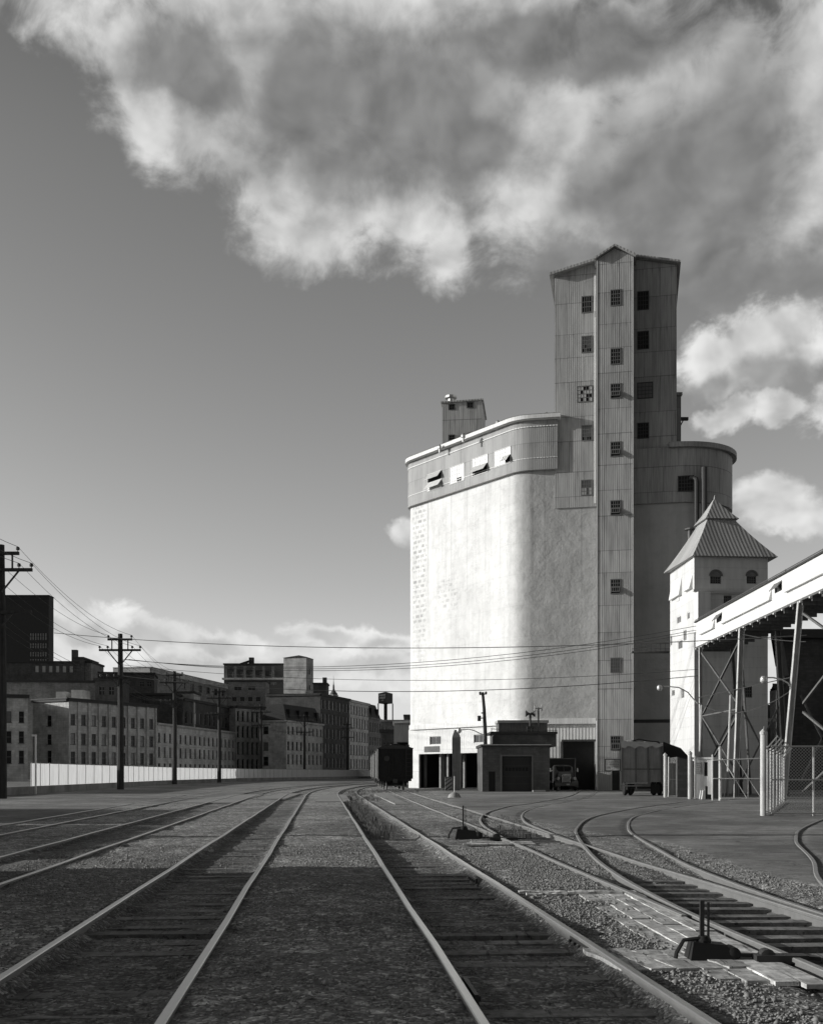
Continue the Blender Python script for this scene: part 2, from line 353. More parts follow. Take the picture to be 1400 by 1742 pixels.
    def holes(s, o, u, n, L, z0, z1, hs, depth=.25, a0=0., uoff=0., ztop=None):
        """facade from o along u for L metres with real openings hs=(a0,a1,z0,z1); n points outward"""
        o = Vector(o); u = Vector(u); n = Vector(n)
        xs = sorted({round(x, 3) for x in [a0, L]+[k for h in hs for k in h[:2]]}); zs = sorted({round(x, 3) for x in [z0, z1]+[k for h in hs for k in h[2:]]})
        P = lambda a, b, z: o+u*a+n*b+Vector((0, 0, z))
        for i in range(len(xs)-1):
            for j in range(len(zs)-1):
                xm, zm = (xs[i]+xs[i+1])/2, (zs[j]+zs[j+1])/2
                if any(h[0] < xm < h[1] and h[2] < zm < h[3] for h in hs): continue
                A = [(xs[i], zs[j]), (xs[i+1], zs[j]), (xs[i+1], zs[j+1]), (xs[i], zs[j+1])]
                s.add([P(a, 0, z) for a, z in A], [(0, 1, 2, 3)], [[(a+uoff, z) for a, z in A]])
        for h in hs:
            a, b, c, d = h
            for (p, q) in (((a, c), (a, d)), ((a, d), (b, d)), ((b, d), (b, c)), ((b, c), (a, c))):
                s.add([P(p[0], 0, p[1]), P(q[0], 0, q[1]), P(q[0], -depth, q[1]), P(p[0], -depth, p[1])], [(0, 1, 2, 3)])
        return s
    def build(s, name, mat, parent=None, sharp=.6):
        off = Vector((0, 0, 0)); q = parent
        while q is not None:
            if q.parent is None: off = q.location.copy()
            q = q.parent
        me = bpy.data.meshes.new(name)
        if parent is None:
            V3 = np.array(s.v, dtype=float); off = Vector((float(V3[:, 0].mean()), float(V3[:, 1].mean()), float(V3[:, 2].min())))
        vs = [(x-off.x, y-off.y, z-off.z) for x, y, z in s.v]
        me.from_pydata(vs, [], s.f)
        ul = me.uv_layers.new(name='uv'); data = ul.data
        for pol, uv in zip(me.polygons, s.uv):
            if uv is not None:
                for li, t in zip(pol.loop_indices, uv): data[li].uv = t
            else:
                n = pol.normal
                if abs(n.z) > .92: f = lambda c: (c[0], c[1])
                else:
                    t = Vector((-n.y, n.x, 0)).normalized(); b2 = n.cross(t)
                    f = lambda c: (c[0]*t.x+c[1]*t.y, (c[0]*b2.x+c[1]*b2.y+c[2]*b2.z)*(1 if b2.z > 0 else -1))
                for li in pol.loop_indices: data[li].uv = f(s.v[me.loops[li].vertex_index])
        if any(s.sm):
            me.polygons.foreach_set('use_smooth', s.sm)
            try: me.set_sharp_from_angle(angle=sharp)
            except Exception: pass
        me.materials.append(MATS[mat]); me.update()
        ob = bpy.data.objects.new(name, me); C.objects.link(ob)
        if parent is not None: ob.parent = parent
        else: ob.location = off
        return ob
def thing(name, label, cat, loc=(0, 0, 0), group=None):
    o = bpy.data.objects.new(name, None); C.objects.link(o); o.location = loc; o.empty_display_size = .3
    o['label'] = label; o['category'] = cat
    if group: o['group'] = group
    return o
def tag(o, label=None, cat=None, group=None, kind=None):
    for k, v in (('label', label), ('category', cat), ('group', group), ('kind', kind)):
        if v: o[k] = v
    return o
KIDS = {}
def kids(o): return [c for c in bpy.data.objects if c.parent is o]
def copy_tree(o, parent=None, kd=None):
    if kd is None:
        kd = {}
        for x in bpy.data.objects:
            if x.parent: kd.setdefault(x.parent.name, []).append(x)
    c = o.copy(); C.objects.link(c); c.parent = parent
    for k in kd.get(o.name, []): copy_tree(k, c, kd)
    return c

# pixel of the photograph -> place in the world, at a known distance
def XG(px, Y): return (px-700)*Y/F
def ZG(py, Y): return H-(py-1315)*Y/F
def GY(py, z=-.05): return F*(H-z)/(py-1315)
def PT(px, py, Y): return Vector((XG(px, Y), Y, ZG(py, Y)))
def GP(px, py, z=0.):
    Y = GY(py, z); return (XG(px, Y), Y)
Z0 = -.05

def arcpts(c, r, a0, a1, n):
    return [(c[0]+r*math.cos(a0+(a1-a0)*i/n), c[1]+r*math.sin(a0+(a1-a0)*i/n)) for i in range(n+1)]
def fillet(p0, p1, p2, r, n=10):
    """round the corner p1 of the path p0-p1-p2"""
    p0, p1, p2 = Vector(p0), Vector(p1), Vector(p2)
    a = (p0-p1).normalized(); b = (p2-p1).normalized(); th = a.angle(b); d = r/math.tan(th/2)
    s = p1+a*d; e = p1+b*d; ce = p1+(a+b).normalized()*(r/math.sin(th/2))
    v0, v1 = s-ce, e-ce; an = v0.angle_signed(v1)
    out = []
    for i in range(n+1):
        t = an*i/n; c_, s_ = math.cos(-t), math.sin(-t)
        out.append((ce.x+v0.x*c_-v0.y*s_, ce.y+v0.x*s_+v0.y*c_))
    return out
def window(parent, o, u, n, w, h, nx=3, ny=4, pane='glass_dark', frame='frame_grey', bars=.05, fr=.09, proud=.03, broken=(), bro_mat='void', opn=None, opn_ang=35, sill=False, label=None, back=None):
    """o: lower left corner on the wall; broken=[(i,j),..] missing lights; opn=(z_lo_frac,z_hi_frac,x_lo,x_hi) sash hinged at its top"""
    o = Vector(o); u = Vector(u); n = Vector(n); Z = Vector((0, 0, 1))
    m = MB()
    m.obox(o, u, n, 0, w, -.05, proud, 0, fr); m.obox(o, u, n, 0, w, -.05, proud, h-fr, h)
    m.obox(o, u, n, 0, fr, -.05, proud-.004, fr, h-fr); m.obox(o, u, n, w-fr, w, -.05, proud-.004, fr, h-fr)
    cw, ch = (w-2*fr)/nx, (h-2*fr)/ny
    oz = (fr+(h-2*fr)*opn[0], fr+(h-2*fr)*opn[1]) if opn else (9, 9); ox = (fr+(w-2*fr)*opn[2], fr+(w-2*fr)*opn[3]) if opn else (9, 9)
    for i in range(1, nx):
        x = fr+cw*i
        if opn and ox[0]+.01 < x < ox[1]-.01:
            if oz[0] > fr+.02: m.obox(o, u, n, x-bars/2, x+bars/2, -.03, proud-.012, fr, oz[0])
            if oz[1] < h-fr-.02: m.obox(o, u, n, x-bars/2, x+bars/2, -.03, proud-.012, oz[1], h-fr)
        else: m.obox(o, u, n, x-bars/2, x+bars/2, -.03, proud-.012, fr, h-fr)
    for j in range(1, ny):
        z = fr+ch*j
        if not (opn and oz[0]+.01 < z < oz[1]-.01): m.obox(o, u, n, fr, w-fr, -.028, proud-.018, z-bars/2, z+bars/2)
    if sill: m.obox(o, u, n, -.12, w+.12, -.02, .16, -.12, -.002)
    f = m.build('window', frame, parent)
    if label: f['label'] = label
    p = MB(); bk = MB(); nb = 0
    for i in range(nx):
        for j in range(ny):
            xm, zm = fr+cw*(i+.5), fr+ch*(j+.5)
            t = bk if ((i, j) in broken or (opn and ox[0] < xm < ox[1] and oz[0] < zm < oz[1])) else p
            if t is bk: nb += 1
            q = lambda a, z: o+u*a+n*(.008 if t is p else .003)+Z*z
            t.quad(q(fr+cw*i, fr+ch*j), q(fr+cw*(i+1), fr+ch*j), q(fr+cw*(i+1), fr+ch*(j+1)), q(fr+cw*i, fr+ch*(j+1)))
    if p.f: p.build('pane', pane, f)
    if nb: bk.build('opening', bro_mat, f)
    if opn:
        a = R(opn_ang); hh = oz[1]-oz[0]; dn = Z*(-math.cos(a))+n*math.sin(a); nn = n*math.cos(a)+Z*math.sin(a)
        T = o+Z*oz[1]+n*(proud+.01); s_ = MB()
        def sb(a0, a1, c0, c1, th=.035):
            vs = [T+u*x+dn*c+nn*t for t in (0, th) for c in (c0, c1) for x in (a0, a1)]
            s_.add(vs, [(0, 2, 3, 1), (4, 5, 7, 6), (0, 1, 5, 4), (2, 6, 7, 3), (0, 4, 6, 2), (1, 3, 7, 5)])
        sb(ox[0], ox[1], 0, .06); sb(ox[0], ox[1], hh-.06, hh); sb(ox[0], ox[0]+.06, .06, hh-.06); sb(ox[1]-.06, ox[1], .06, hh-.06)
        k = max(1, round((ox[1]-ox[0])/cw))
        for i in range(1, k): sb(ox[0]+(ox[1]-ox[0])*i/k-.02, ox[0]+(ox[1]-ox[0])*i/k+.02, .06, hh-.06, .03)
        s_.build('sash', frame, f)
        g = MB(); g.add([T+u*x+dn*c+nn*.012 for c, x in ((0, ox[0]+.03), (0, ox[1]-.03), (hh-.03, ox[1]-.03), (hh-.03, ox[0]+.03))], [(0, 1, 2, 3)]); g.build('sash_glass', pane, f)
    return f

# ================================================================== TRACKS AND GROUND
def bend(Y): return max(0, Y-75)**2/800
def line_track(x0, sl, ya, yb): return [(x0+sl*(y-7.25)+bend(y), y) for y in np.linspace(ya, yb, 60)]
def spline(pts, step=.5):
    P = [Vector(p).to_3d() for p in pts]; P = [P[0]*2-P[1]]+P+[P[-1]*2-P[-2]]; out = []
    for i in range(1, len(P)-2):
        k = max(2, int((P[i+1]-P[i]).length/step))
        for j in range(k):
            t = j/k; a, b, c_, d = P[i-1:i+3]
            out.append(.5*((2*b)+(c_-a)*t+(2*a-5*b+4*c_-d)*t*t+(3*b-a-3*c_+d)*t**3))
    out.append(P[-2]); return [(v.x, v.y) for v in out]
T_M = line_track(-9.4, -.084, 10, 190); T_L = line_track(-5.83, -.0838, 3, 190)
T_A = line_track(-2.33, -.0838, 2, 190); T_B = line_track(1.14, -.081, 2, 160)
T_C = spline([(4.0, 6), (3.72, 12), (3.35, 18), (3.03, 24), (2.37, 35), (.6, 63), (-1.3, 96), (-3.9, 148), (-4.2, 175)], 1.)
T_Q = spline([(3.12, 22), (2.88, 28.5), (2.93, 35), (3.45, 41), (4.25, 46), (5.35, 51), (7.4, 57.7), (11.1, 72), (15.5, 95)], .6)
T_R = spline([(4.15, 5), (3.96, 9), (3.83, 12.8), (3.87, 16.5), (4.1, 20), (4.62, 25), (5.35, 30.5), (7.0, 38), (9.2, 44.4), (11.9, 51), (16.6, 61), (23.5, 74), (33, 92)], .6)
T_S = spline([(5.2, 10), (6.6, 15.5), (7.9, 19.3), (9.6, 25), (12.4, 32), (18, 43), (25, 54)], .6)
def offset(path, d):
    out = []
    for i, p in enumerate(path):
        a = Vector(path[max(i-1, 0)]); b = Vector(path[min(i+1, len(path)-1)]); t = (b-a).normalized()
        out.append((p[0]+t.y*d, p[1]-t.x*d))
    return out
PROF = [(-.07, -.165), (-.07, -.15), (-.012, -.13), (-.012, -.045), (-.036, -.035), (-.036, -.008), (-.028, 0), (.028, 0), (.036, -.008), (.036, -.035), (.012, -.045), (.012, -.13), (.07, -.15), (.07, -.165)]
HEADM = ['rail_head']
def rail(parent, path, cut=None, dz=0.):
    if cut: path = [p for p in path if cut[0] <= p[1] <= cut[1]]
    h = MB(); s = MB(); n = len(path)
    frames = []
    for i, p in enumerate(path):
        a = Vector(path[max(i-1, 0)]); b = Vector(path[min(i+1, n-1)]); t = (b-a).normalized(); frames.append((Vector(p)+Vector((.008*math.sin(p[1]*.55+path[0][0]*3)+.004*math.sin(p[1]*1.3+path[0][0]), 0)), Vector((t.y, -t.x))))
    jog = [0]*n
    def sweep(mb, pr):
        vs = [(q.x+r.x*x, q.y+r.y*x, z+dz+.004*math.sin(q.y*.9)) for q, r in frames for x, z in pr]
        k = len(pr); fs = [(i*k+j, i*k+j+1, (i+1)*k+j+1, (i+1)*k+j) for i in range(n-1) for j in range(k-1)]
        mb.add(vs, fs); mb.add([vs[j] for j in range(k)], [tuple(range(k))]); mb.add([vs[(n-1)*k+j] for j in range(k)], [tuple(range(k))[::-1]])
    sweep(s, PROF[:6]+PROF[8:]); sweep(h, PROF[5:9])
    o = s.build('rail', 'rail_side', parent); h.build('rail_head', HEADM[0], o)
    return o
def track(label, path, loc_i=0, sleepers=None, cuts=(None, None), gauge=.72, sz=-.165, slen=2.5, dz=(0, 0)):
    p = path[loc_i]; t = thing('railway_track', label, 'railway track', (p[0], p[1], -.17), 'railway tracks in the yard')
    for sgn, cu, z in ((-1, cuts[0], dz[0]), (1, cuts[1], dz[1])): rail(t, offset(path, sgn*gauge), cu, z)
    if sleepers:
        ya, yb, sp = sleepers; y = ya
        while y < yb:
            i = min(range(len(path)), key=lambda k: abs(path[k][1]-y)); a = Vector(path[max(i-1, 0)]); b = Vector(path[min(i+1, len(path)-1)]); d = (b-a).normalized()
            r = Vector((d.y, -d.x, 0)); dd = Vector((d.x, d.y, 0))
            x = path[i][0]+(y-path[i][1])*d.x/max(d.y, .1)
            j = random.uniform(-.06, .06); an = random.uniform(-.03, .03); r2 = (r+dd*an).normalized(); d2 = Vector((-r2.y, r2.x, 0))
            zt = sz+random.uniform(-.018, .008)
            m = MB(); m.obox((x, y, 0), r2, d2, -slen/2+j, slen/2+j, -.115, .115, zt-.16, zt); m.build('sleeper', 'sleeper', t)
            y += sp*random.uniform(.93, 1.07)
    return t
def joint(t, path, y, d, side):
    pth = offset(path, d); i = min(range(len(pth)), key=lambda k: abs(pth[k][1]-y)); a = Vector(pth[max(i-1, 0)]); b = Vector(pth[min(i+1, len(pth)-1)]); q = (b-a).normalized()
    m = MB(); r = Vector((q.y, -q.x, 0)); dd = Vector((q.x, q.y, 0)); o = Vector((pth[i][0], y, 0))
    m.obox(o, dd, r, -.36, .36, side*.013 if side > 0 else -.045, .045 if side > 0 else -.013, -.135, -.045)
    for k in range(4): m.obox(o, dd, r, -.28+k*.185, -.24+k*.185, .045 if side > 0 else -.07, .07 if side > 0 else -.045, -.108, -.072)
    m.build('joint_bar', 'iron', t)
tm = track('far left track, its rails nearly flush with the paving beside the wall', T_M)
tl = track('second track from the left, twin rails running in the dark ballast', T_L)
ta = track('track on the left of the middle gravel strip, shiny rails, dark sleepers', T_A, sleepers=(4, 24, .62), sz=-.121)
tb = track('track on the right of the middle gravel strip, thick rail lit from the left', T_B, sleepers=(4, 20, .62), sz=-.136)
for y in (9.2, 19.): joint(ta, T_A, y, .72, -1)
joint(tb, T_B, 10.35, .72, -1); joint(tb, T_B, 16.8, .72, -1); joint(tb, T_B, 8.2, -.72, 1)
HEADM[0] = 'rail_worn'
tc = track('track leading straight to the string of dark freight cars', T_C, cuts=((11.3, 400), (10.5, 400)))
tq = track('curved track swinging right towards the parked truck', T_Q, sleepers=(24, 34, .6), sz=-.10, cuts=((25.5, 400), (24, 400)))
tr = track('switch track with bare sleepers at the right front, curving to the gates', T_R, sleepers=(6, 17.5, .56), sz=-.10, slen=2.7, dz=(0, .004))
joint(tr, T_R, 9.9, .72, -1); joint(tr, T_R, 12.2, .72, -1)
ts = track('track curving out of the picture at the right edge', T_S)

def pdist(P, path):
    """signed lateral distance of points to a path (numpy)"""
    pa = np.array(path[::2] if len(path) > 80 else path); best = np.full(len(P), 1e9); sg = np.zeros(len(P))
    for i in range(len(pa)-1):
        a, b = pa[i], pa[i+1]; d = b-a; L = math.hypot(*d)
        t = np.clip(((P-a)@d)/L**2, 0, 1); q = P-(a+t[:, None]*d); r = np.hypot(q[:, 0], q[:, 1]); m = r < best
        best[m] = r[m]; sg[m] = ((P[m, 0]-a[0])*d[1]-(P[m, 1]-a[1])*d[0])/L
    return np.where(best < 1e8, best*np.sign(sg), 99.)
def vnoise(x, y, s, seed):
    r = np.random.default_rng(seed); G = r.random((256, 256)); x = x*s; y = y*s
    i = np.floor(x).astype(int); j = np.floor(y).astype(int); fx = x-i; fy = y-j; fx = fx*fx*(3-2*fx); fy = fy*fy*(3-2*fy)
    g = lambda a, b: G[a % 256, b % 256]
    return (g(i, j)*(1-fx)+g(i+1, j)*fx)*(1-fy)+(g(i, j+1)*(1-fx)+g(i+1, j+1)*fx)*fy
def ss(x, a, b): t = np.clip((x-a)/(b-a), 0, 1); return t*t*(3-2*t)
def ground_fn(X, Y):
    P = np.stack([X, Y], 1); far = ss(Y, 45, 80)
    h = np.full(len(X), -.05); alb = np.full(len(X), .29); asp = np.zeros(len(X))
    near = np.where((Y < 200) & (np.abs(X) < 40))[0]; Pn = P[near]
    D = {k: np.full(len(X), 99.) for k in 'MLABCQRS'}
    for k, pth in zip('MLABCQRS', (T_M, T_L, T_A, T_B, T_C, T_Q, T_R, T_S)): D[k][near] = pdist(Pn, pth)
    rough = (vnoise(X, Y, .9, 1)-.5)*.035+(vnoise(X, Y, 3.1, 2)-.5)*.022+(vnoise(X, Y, 8., 3)-.5)*.012
    # paving: yard on the right, road on the left, forecourt
    edge = np.interp(Y, [5, 11, 14, 18, 24, 30, 36, 45, 70, 400], [5.6, 5.45, 5.75, 5.6, 5.9, 4.6, 4.2, 2.2, 2.0, 3.])
    a1 = ss(X-edge, -.5, .6)
    a2 = ss(D['M'], -.3, -1.2)*ss(Y, 20, 40)*(D['M'] < 50)
    a2 = np.where(X < -12-.08*Y*0, np.maximum(a2, ss(-X, 12, 14)), a2)
    asp = np.clip(np.maximum(a1, a2), 0, 1)
    alb = alb*(1-a1)+.25*a1; alb = alb*(1-a2)+.25*a2
    h = h*(1-asp)+(-.014)*asp; rough = rough*(1-.8*asp)
    for k, dep, al, ya in (('A', -.125, .165, 60), ('B', -.14, .19, 70), ('L', -.09, .13, 50)):
        g = (1-ss(np.abs(D[k]), .60, .70))*(1-ss(Y, ya*.6, ya)*.5); h = h*(1-g)+dep*g; alb = alb*(1-.9*g)+al*.9*g
    s = (1-ss(np.where(D['R'] < 0, -D['R']*1.35-.25, D['R']), .62, 1.3))*(1-ss(Y, 14.5, 18.5)); h = h*(1-s)+(-.20)*s; alb = alb*(1-s)+.10*s
    s = (1-ss(np.abs(D['Q']), .6, 1.2))*(1-ss(np.abs(Y-28.5), 2.5, 4)); h = h*(1-s)+(-.14)*s; alb = alb*(1-.4*s)
    for k in 'CQRS':   # small flangeways beside the rails
        g = np.exp(-((np.abs(D[k])-.63)/.06)**2)*ss(Y, 12, 20); h -= .03*g; alb *= 1-.45*g
        g2 = np.exp(-((np.abs(D[k])-.72)/.35)**2); alb *= 1+.10*g2
    g = np.exp(-((D['A']-1.73)/1.0)**2)*(1-ss(Y, 50, 70)); h += .03*g     # heaped ballast between the two middle tracks
    # low dips crossing the strips
    for y0, am in ((23.6, .05), (11.2, .05), (30.5, .03)):
        h -= am*np.exp(-((Y-y0-.25*np.sin(X*1.7))/.35)**2)*(X < 2.)*(X > -7)
    sp = (X > 1.4) & (X < 3.6); h = np.where(sp & (Y < 12), h-.01, h)
    h = h+rough*(1-.6*far)
    for k in 'ABLMC':   # keep the ground under every rail head
        m = np.abs(np.abs(D[k])-.72) < .14; h = np.where(m, np.minimum(h, -.035), h)
    for k in 'QRS':
        m = np.abs(np.abs(D[k])-.72) < .14; h = np.where(m, np.minimum(h, -.012), h)
    alb = alb*(1+(vnoise(X, Y, .23, 5)-.5)*.35+(vnoise(X, Y, .05, 6)-.5)*.2)
    return h, alb, asp
xs = np.concatenate([-np.geomspace(14, 1400, 40)[::-1], np.arange(-13.9, 13.95, .1), np.geomspace(14, 1400, 40)])
ys = [-30., -10., 0., 2., 3.5]; y = 4.5
while y < 400: ys.append(y); y += max(.085, y*.0058)
ys = np.array(ys+list(np.geomspace(410, 1800, 14)))
GX, GYY = np.meshgrid(xs, ys); gx, gy = GX.ravel(), GYY.ravel()
gh, ga, gs = ground_fn(gx, gy)
nx_, ny_ = len(xs), len(ys)
me = bpy.data.meshes.new('ground'); V3 = np.stack([gx, gy, gh], 1).astype(np.float32)
ii, jj = np.meshgrid(np.arange(nx_-1), np.arange(ny_-1)); a_ = (jj*nx_+ii).ravel(); Fq = np.stack([a_, a_+1, a_+nx_+1, a_+nx_], 1)
me.vertices.add(len(V3)); me.vertices.foreach_set('co', V3.ravel()); me.loops.add(Fq.size); me.loops.foreach_set('vertex_index', Fq.ravel().astype(np.int32))
me.polygons.add(len(Fq)); me.polygons.foreach_set('loop_start', (np.arange(len(Fq))*4).astype(np.int32)); me.polygons.foreach_set('use_smooth', np.ones(len(Fq), bool)); me.update(calc_edges=True)
ca = me.color_attributes.new('tone', 'FLOAT_COLOR', 'POINT'); ca.data.foreach_set('color', np.stack([ga, gs, ga*0, ga*0+1], 1).astype(np.float32).ravel())
me.materials.append(MATS['ground_gravel']); gob = bpy.data.objects.new('ground', me); C.objects.link(gob); tag(gob, kind='structure')

# loose ballast stones near the camera
def stones():
    def pts(n, xa, xb, ya, yb):
        Y = (RNG.random(n)*(yb**.5-ya**.5)+ya**.5)**2; k = (Y-3)/6
        return np.stack([RNG.uniform(xa, xb, n), Y], 1)
    P = np.concatenate([pts(52000, -7, 2.6, 6.5, 24), pts(42000, 1.6, 6.5, 6.5, 22), pts(4000, -9, 6, 22, 40)])
    h, al, asp = ground_fn(P[:, 0], P[:, 1])
    dens = vnoise(P[:, 0], P[:, 1], 1.3, 11)*.7+vnoise(P[:, 0], P[:, 1], .4, 12)*.5
    DA, DB, DR = pdist(P, T_A), pdist(P, T_B), pdist(P, T_R)
    keep = (asp < .25) & (dens > RNG.random(len(P))*.9) & (np.abs(np.abs(DA)-.72) > .1) & (np.abs(np.abs(DB)-.72) > .1) & ~((np.abs(DR) < 1.3) & (P[:, 1] < 15) & (RNG.random(len(P)) < .85))
    keep &= ~(((np.abs(DA) < .62) | (np.abs(DB) < .6)) & (RNG.random(len(P)) < .75))
    P, h = P[keep], h[keep]; n = len(P); s = RNG.gamma(3., .0030, n)+.004
    base = np.array([(1, 0, 0), (-.9, .1, 0), (0, 1, .1), (.1, -.9, 0), (0, .1, .75), (.1, 0, -.6)], float)
    ang = RNG.random(n)*6.28; ca, sa = np.cos(ang), np.sin(ang)
    J = base[None]*(1+RNG.uniform(-.3, .3, (n, 6, 3)))*s[:, None, None]
    X = J[..., 0]*ca[:, None]-J[..., 1]*sa[:, None]+P[:, 0, None]; Y = J[..., 0]*sa[:, None]+J[..., 1]*ca[:, None]+P[:, 1, None]; Z = J[..., 2]+h[:, None]+s[:, None]*.25
    V = np.stack([X, Y, Z], 2).reshape(-1, 3).astype(np.float32)
    T = np.array([(0, 2, 4), (2, 1, 4), (1, 3, 4), (3, 0, 4), (2, 0, 5), (1, 2, 5), (3, 1, 5), (0, 3, 5)]); Fs = (T[None]+np.arange(n)[:, None, None]*6).reshape(-1, 3)
    me = bpy.data.meshes.new('ballast_stones'); me.vertices.add(len(V)); me.vertices.foreach_set('co', V.ravel()); me.loops.add(Fs.size); me.loops.foreach_set('vertex_index', Fs.ravel().astype(np.int32))
    me.polygons.add(len(Fs)); me.polygons.foreach_set('loop_start', (np.arange(len(Fs))*3).astype(np.int32)); me.update(calc_edges=True)
    me.materials.append(MATS['stone_bits']); o = bpy.data.objects.new('ballast_stones', me); C.objects.link(o); tag(o, 'loose crushed stone scattered over the ballast between the rails', 'gravel', kind='stuff')
stones()
def gz(x, y): return float(ground_fn(np.array([float(x)]), np.array([float(y)]))[0][0])

# dry weeds along the rails
def weeds():
    m = MB(); rr = random.Random(3)
    spots = []
    for _ in range(420):
        y = rr.uniform(27, 60); px = T_B[0][0]; c = 1.14-.081*(y-7.25)+bend(y); spots.append((c-.45+abs(rr.gauss(0, .28)), y, rr.uniform(.05, .16)))
    for _ in range(200):
        y = rr.uniform(58, 97); c = 1.14-.081*(y-7.25)+bend(y); spots.append((c+rr.gauss(.9, .5), y, rr.uniform(.06, .2)))
    for _ in range(140): spots.append((rr.uniform(-3.4, .6), rr.uniform(86, 95.5), rr.uniform(.06, .25)))
    for _ in range(120): spots.append((rr.uniform(1.4, 3.4), rr.uniform(27, 42), rr.uniform(.04, .1)))
    for _ in range(0): spots.append((rr.uniform(3.3, 4.4), rr.uniform(10, 20), rr.uniform(.03, .07)))
    for x, y, h in spots:
        for k in range(9):
            a = rr.random()*6.28; w = .004+h*.02; l = h*rr.uniform(.5, 1.2); b = Vector((x+rr.gauss(0, .05), y+rr.gauss(0, .05), -.12)); t = Vector((math.cos(a), math.sin(a), 0)); s_ = Vector((-t.y, t.x, 0))*w
            tip = b+t*l*.5+Vector((0, 0, l+.08)); mid = b+t*l*.2+Vector((0, 0, l*.6+.08))
            m.add([b-s_, b+s_, mid+s_*.8, mid-s_*.8, tip], [(0, 1, 2, 3), (3, 2, 4)])
    tag(m.build('weeds', 'plant_dry'), 'dry weeds growing along the rails and around the freight car', 'weeds', kind='stuff')
weeds()
# concrete crossing slabs set between the rails in the distance
def slab(name, pxs, z, label, mat='slab'):
    pts = [GP(a, b, z) for a, b in pxs]; 
    ar = sum(pts[i][0]*pts[(i+1) % len(pts)][1]-pts[(i+1) % len(pts)][0]*pts[i][1] for i in range(len(pts)))
    if ar < 0: pts = pts[::-1]
    m = MB(); m.prism(pts, z-.12, z); tag(m.build(name, mat), label, 'paving slab')
slab('crossing_slab', [(536, 1364), (597, 1364), (588, 1352), (543, 1352)], -.012, 'pale concrete slab between the two middle tracks far ahead')
slab('crossing_slab', [(672, 1368), (697, 1368), (662, 1352), (637, 1352)], -.012, 'pale concrete slab in front of the dark freight car')
slab('crossing_slab', [(300, 1366), (395, 1366), (450, 1352), (400, 1352)], -.02, 'pale paving slab left of the middle tracks beside loose stones')
slab('crossing_slab', [(436, 1360), (483, 1360), (512, 1350), (478, 1350)], -.02, 'pale paving slab just left of the shiny rail far ahead')

# timber boards at the switches
def plank(parent, a, b, w, zt=-.02, th=.035, name='plank', mat='plank'):
    a = Vector((a[0], a[1], 0)); b = Vector((b[0], b[1], 0)); u = (b-a).normalized(); n = Vector((u.y, -u.x, 0))
    zt += random.uniform(-.008, .008)
    m = MB(); L = (b-a).length; j = lambda: random.uniform(-.015, .015)
    ks = 8; top = []; 
    for i in range(ks+1):
        s_ = L*i/ks; e = j()*.4
        top += [a+u*s_+n*(-w/2+j()*.5)+Vector((0, 0, zt+e)), a+u*s_+n*(w/2+j()*.5)+Vector((0, 0, zt+e))]
    bot = [p-Vector((0, 0, th)) for p in top]; V = top+bot; k = len(top); fs = []
    for i in range(ks):
        q = 2*i; fs += [(q, q+1, q+3, q+2), (k+q, k+q+2, k+q+3, k+q+1), (q+k, q, q+2, q+2+k), (q+1, q+1+k, q+3+k, q+3)]
    fs += [(0, k, k+1, 1), (2*ks, 2*ks+1, 2*ks+1+k, 2*ks+k)]
    m.add(V, fs); return m.build(name, mat, parent)
wk = thing('timber_walkway', 'long weathered planks laid beside the switch rail at the right front', 'timber boards', (2.7, 11, -.1))
lr = offset(T_R, -.72); lrp = lambda y, d: (min(lr, key=lambda q: abs(q[1]-y))[0]-.12-d, y)
for k in range(4):
    d = .09+k*.198; ya = 8.15+.1*k; cuts_ = [ya, 10.9+.5*((k*7) % 3), 13.2+.3*((k*5) % 2), 14.6-.1*k]
    for i in range(3): plank(wk, lrp(cuts_[i]+.02, d), lrp(cuts_[i+1]-.02, d), .19, -.030-.004*k)
wk2 = thing('timber_walkway', 'row of short pale planks beside the big black switch stand', 'timber boards', (2.2, 9.3, -.1))
for k in range(5):
    x = 1.66+k*.215; plank(wk2, (x-.02, 9.85-.03*k), (x+.17, 8.82+.02*k), .2, -.03)
wk3 = thing('timber_walkway', 'thin cracked planks crossing the gravel from the thick rail', 'timber boards', (2., 14.3, -.1))
plank(wk3, (1.42, 14.42), (2.05, 14.4), .17, -.015); plank(wk3, (2.08, 14.42), (2.78, 14.38), .17, -.012); plank(wk3, (1.5, 14.22), (1.95, 14.23), .1, -.02)
wk4 = thing('timber_walkway', 'pale boards on the ground under the farther switch stand', 'timber boards', (2.0, 24.4, -.1))
for k in range(3): plank(wk4, (1.15+.1*k, 24.2+.3*k), (2.75, 24.2+.3*k), .22, -.015)

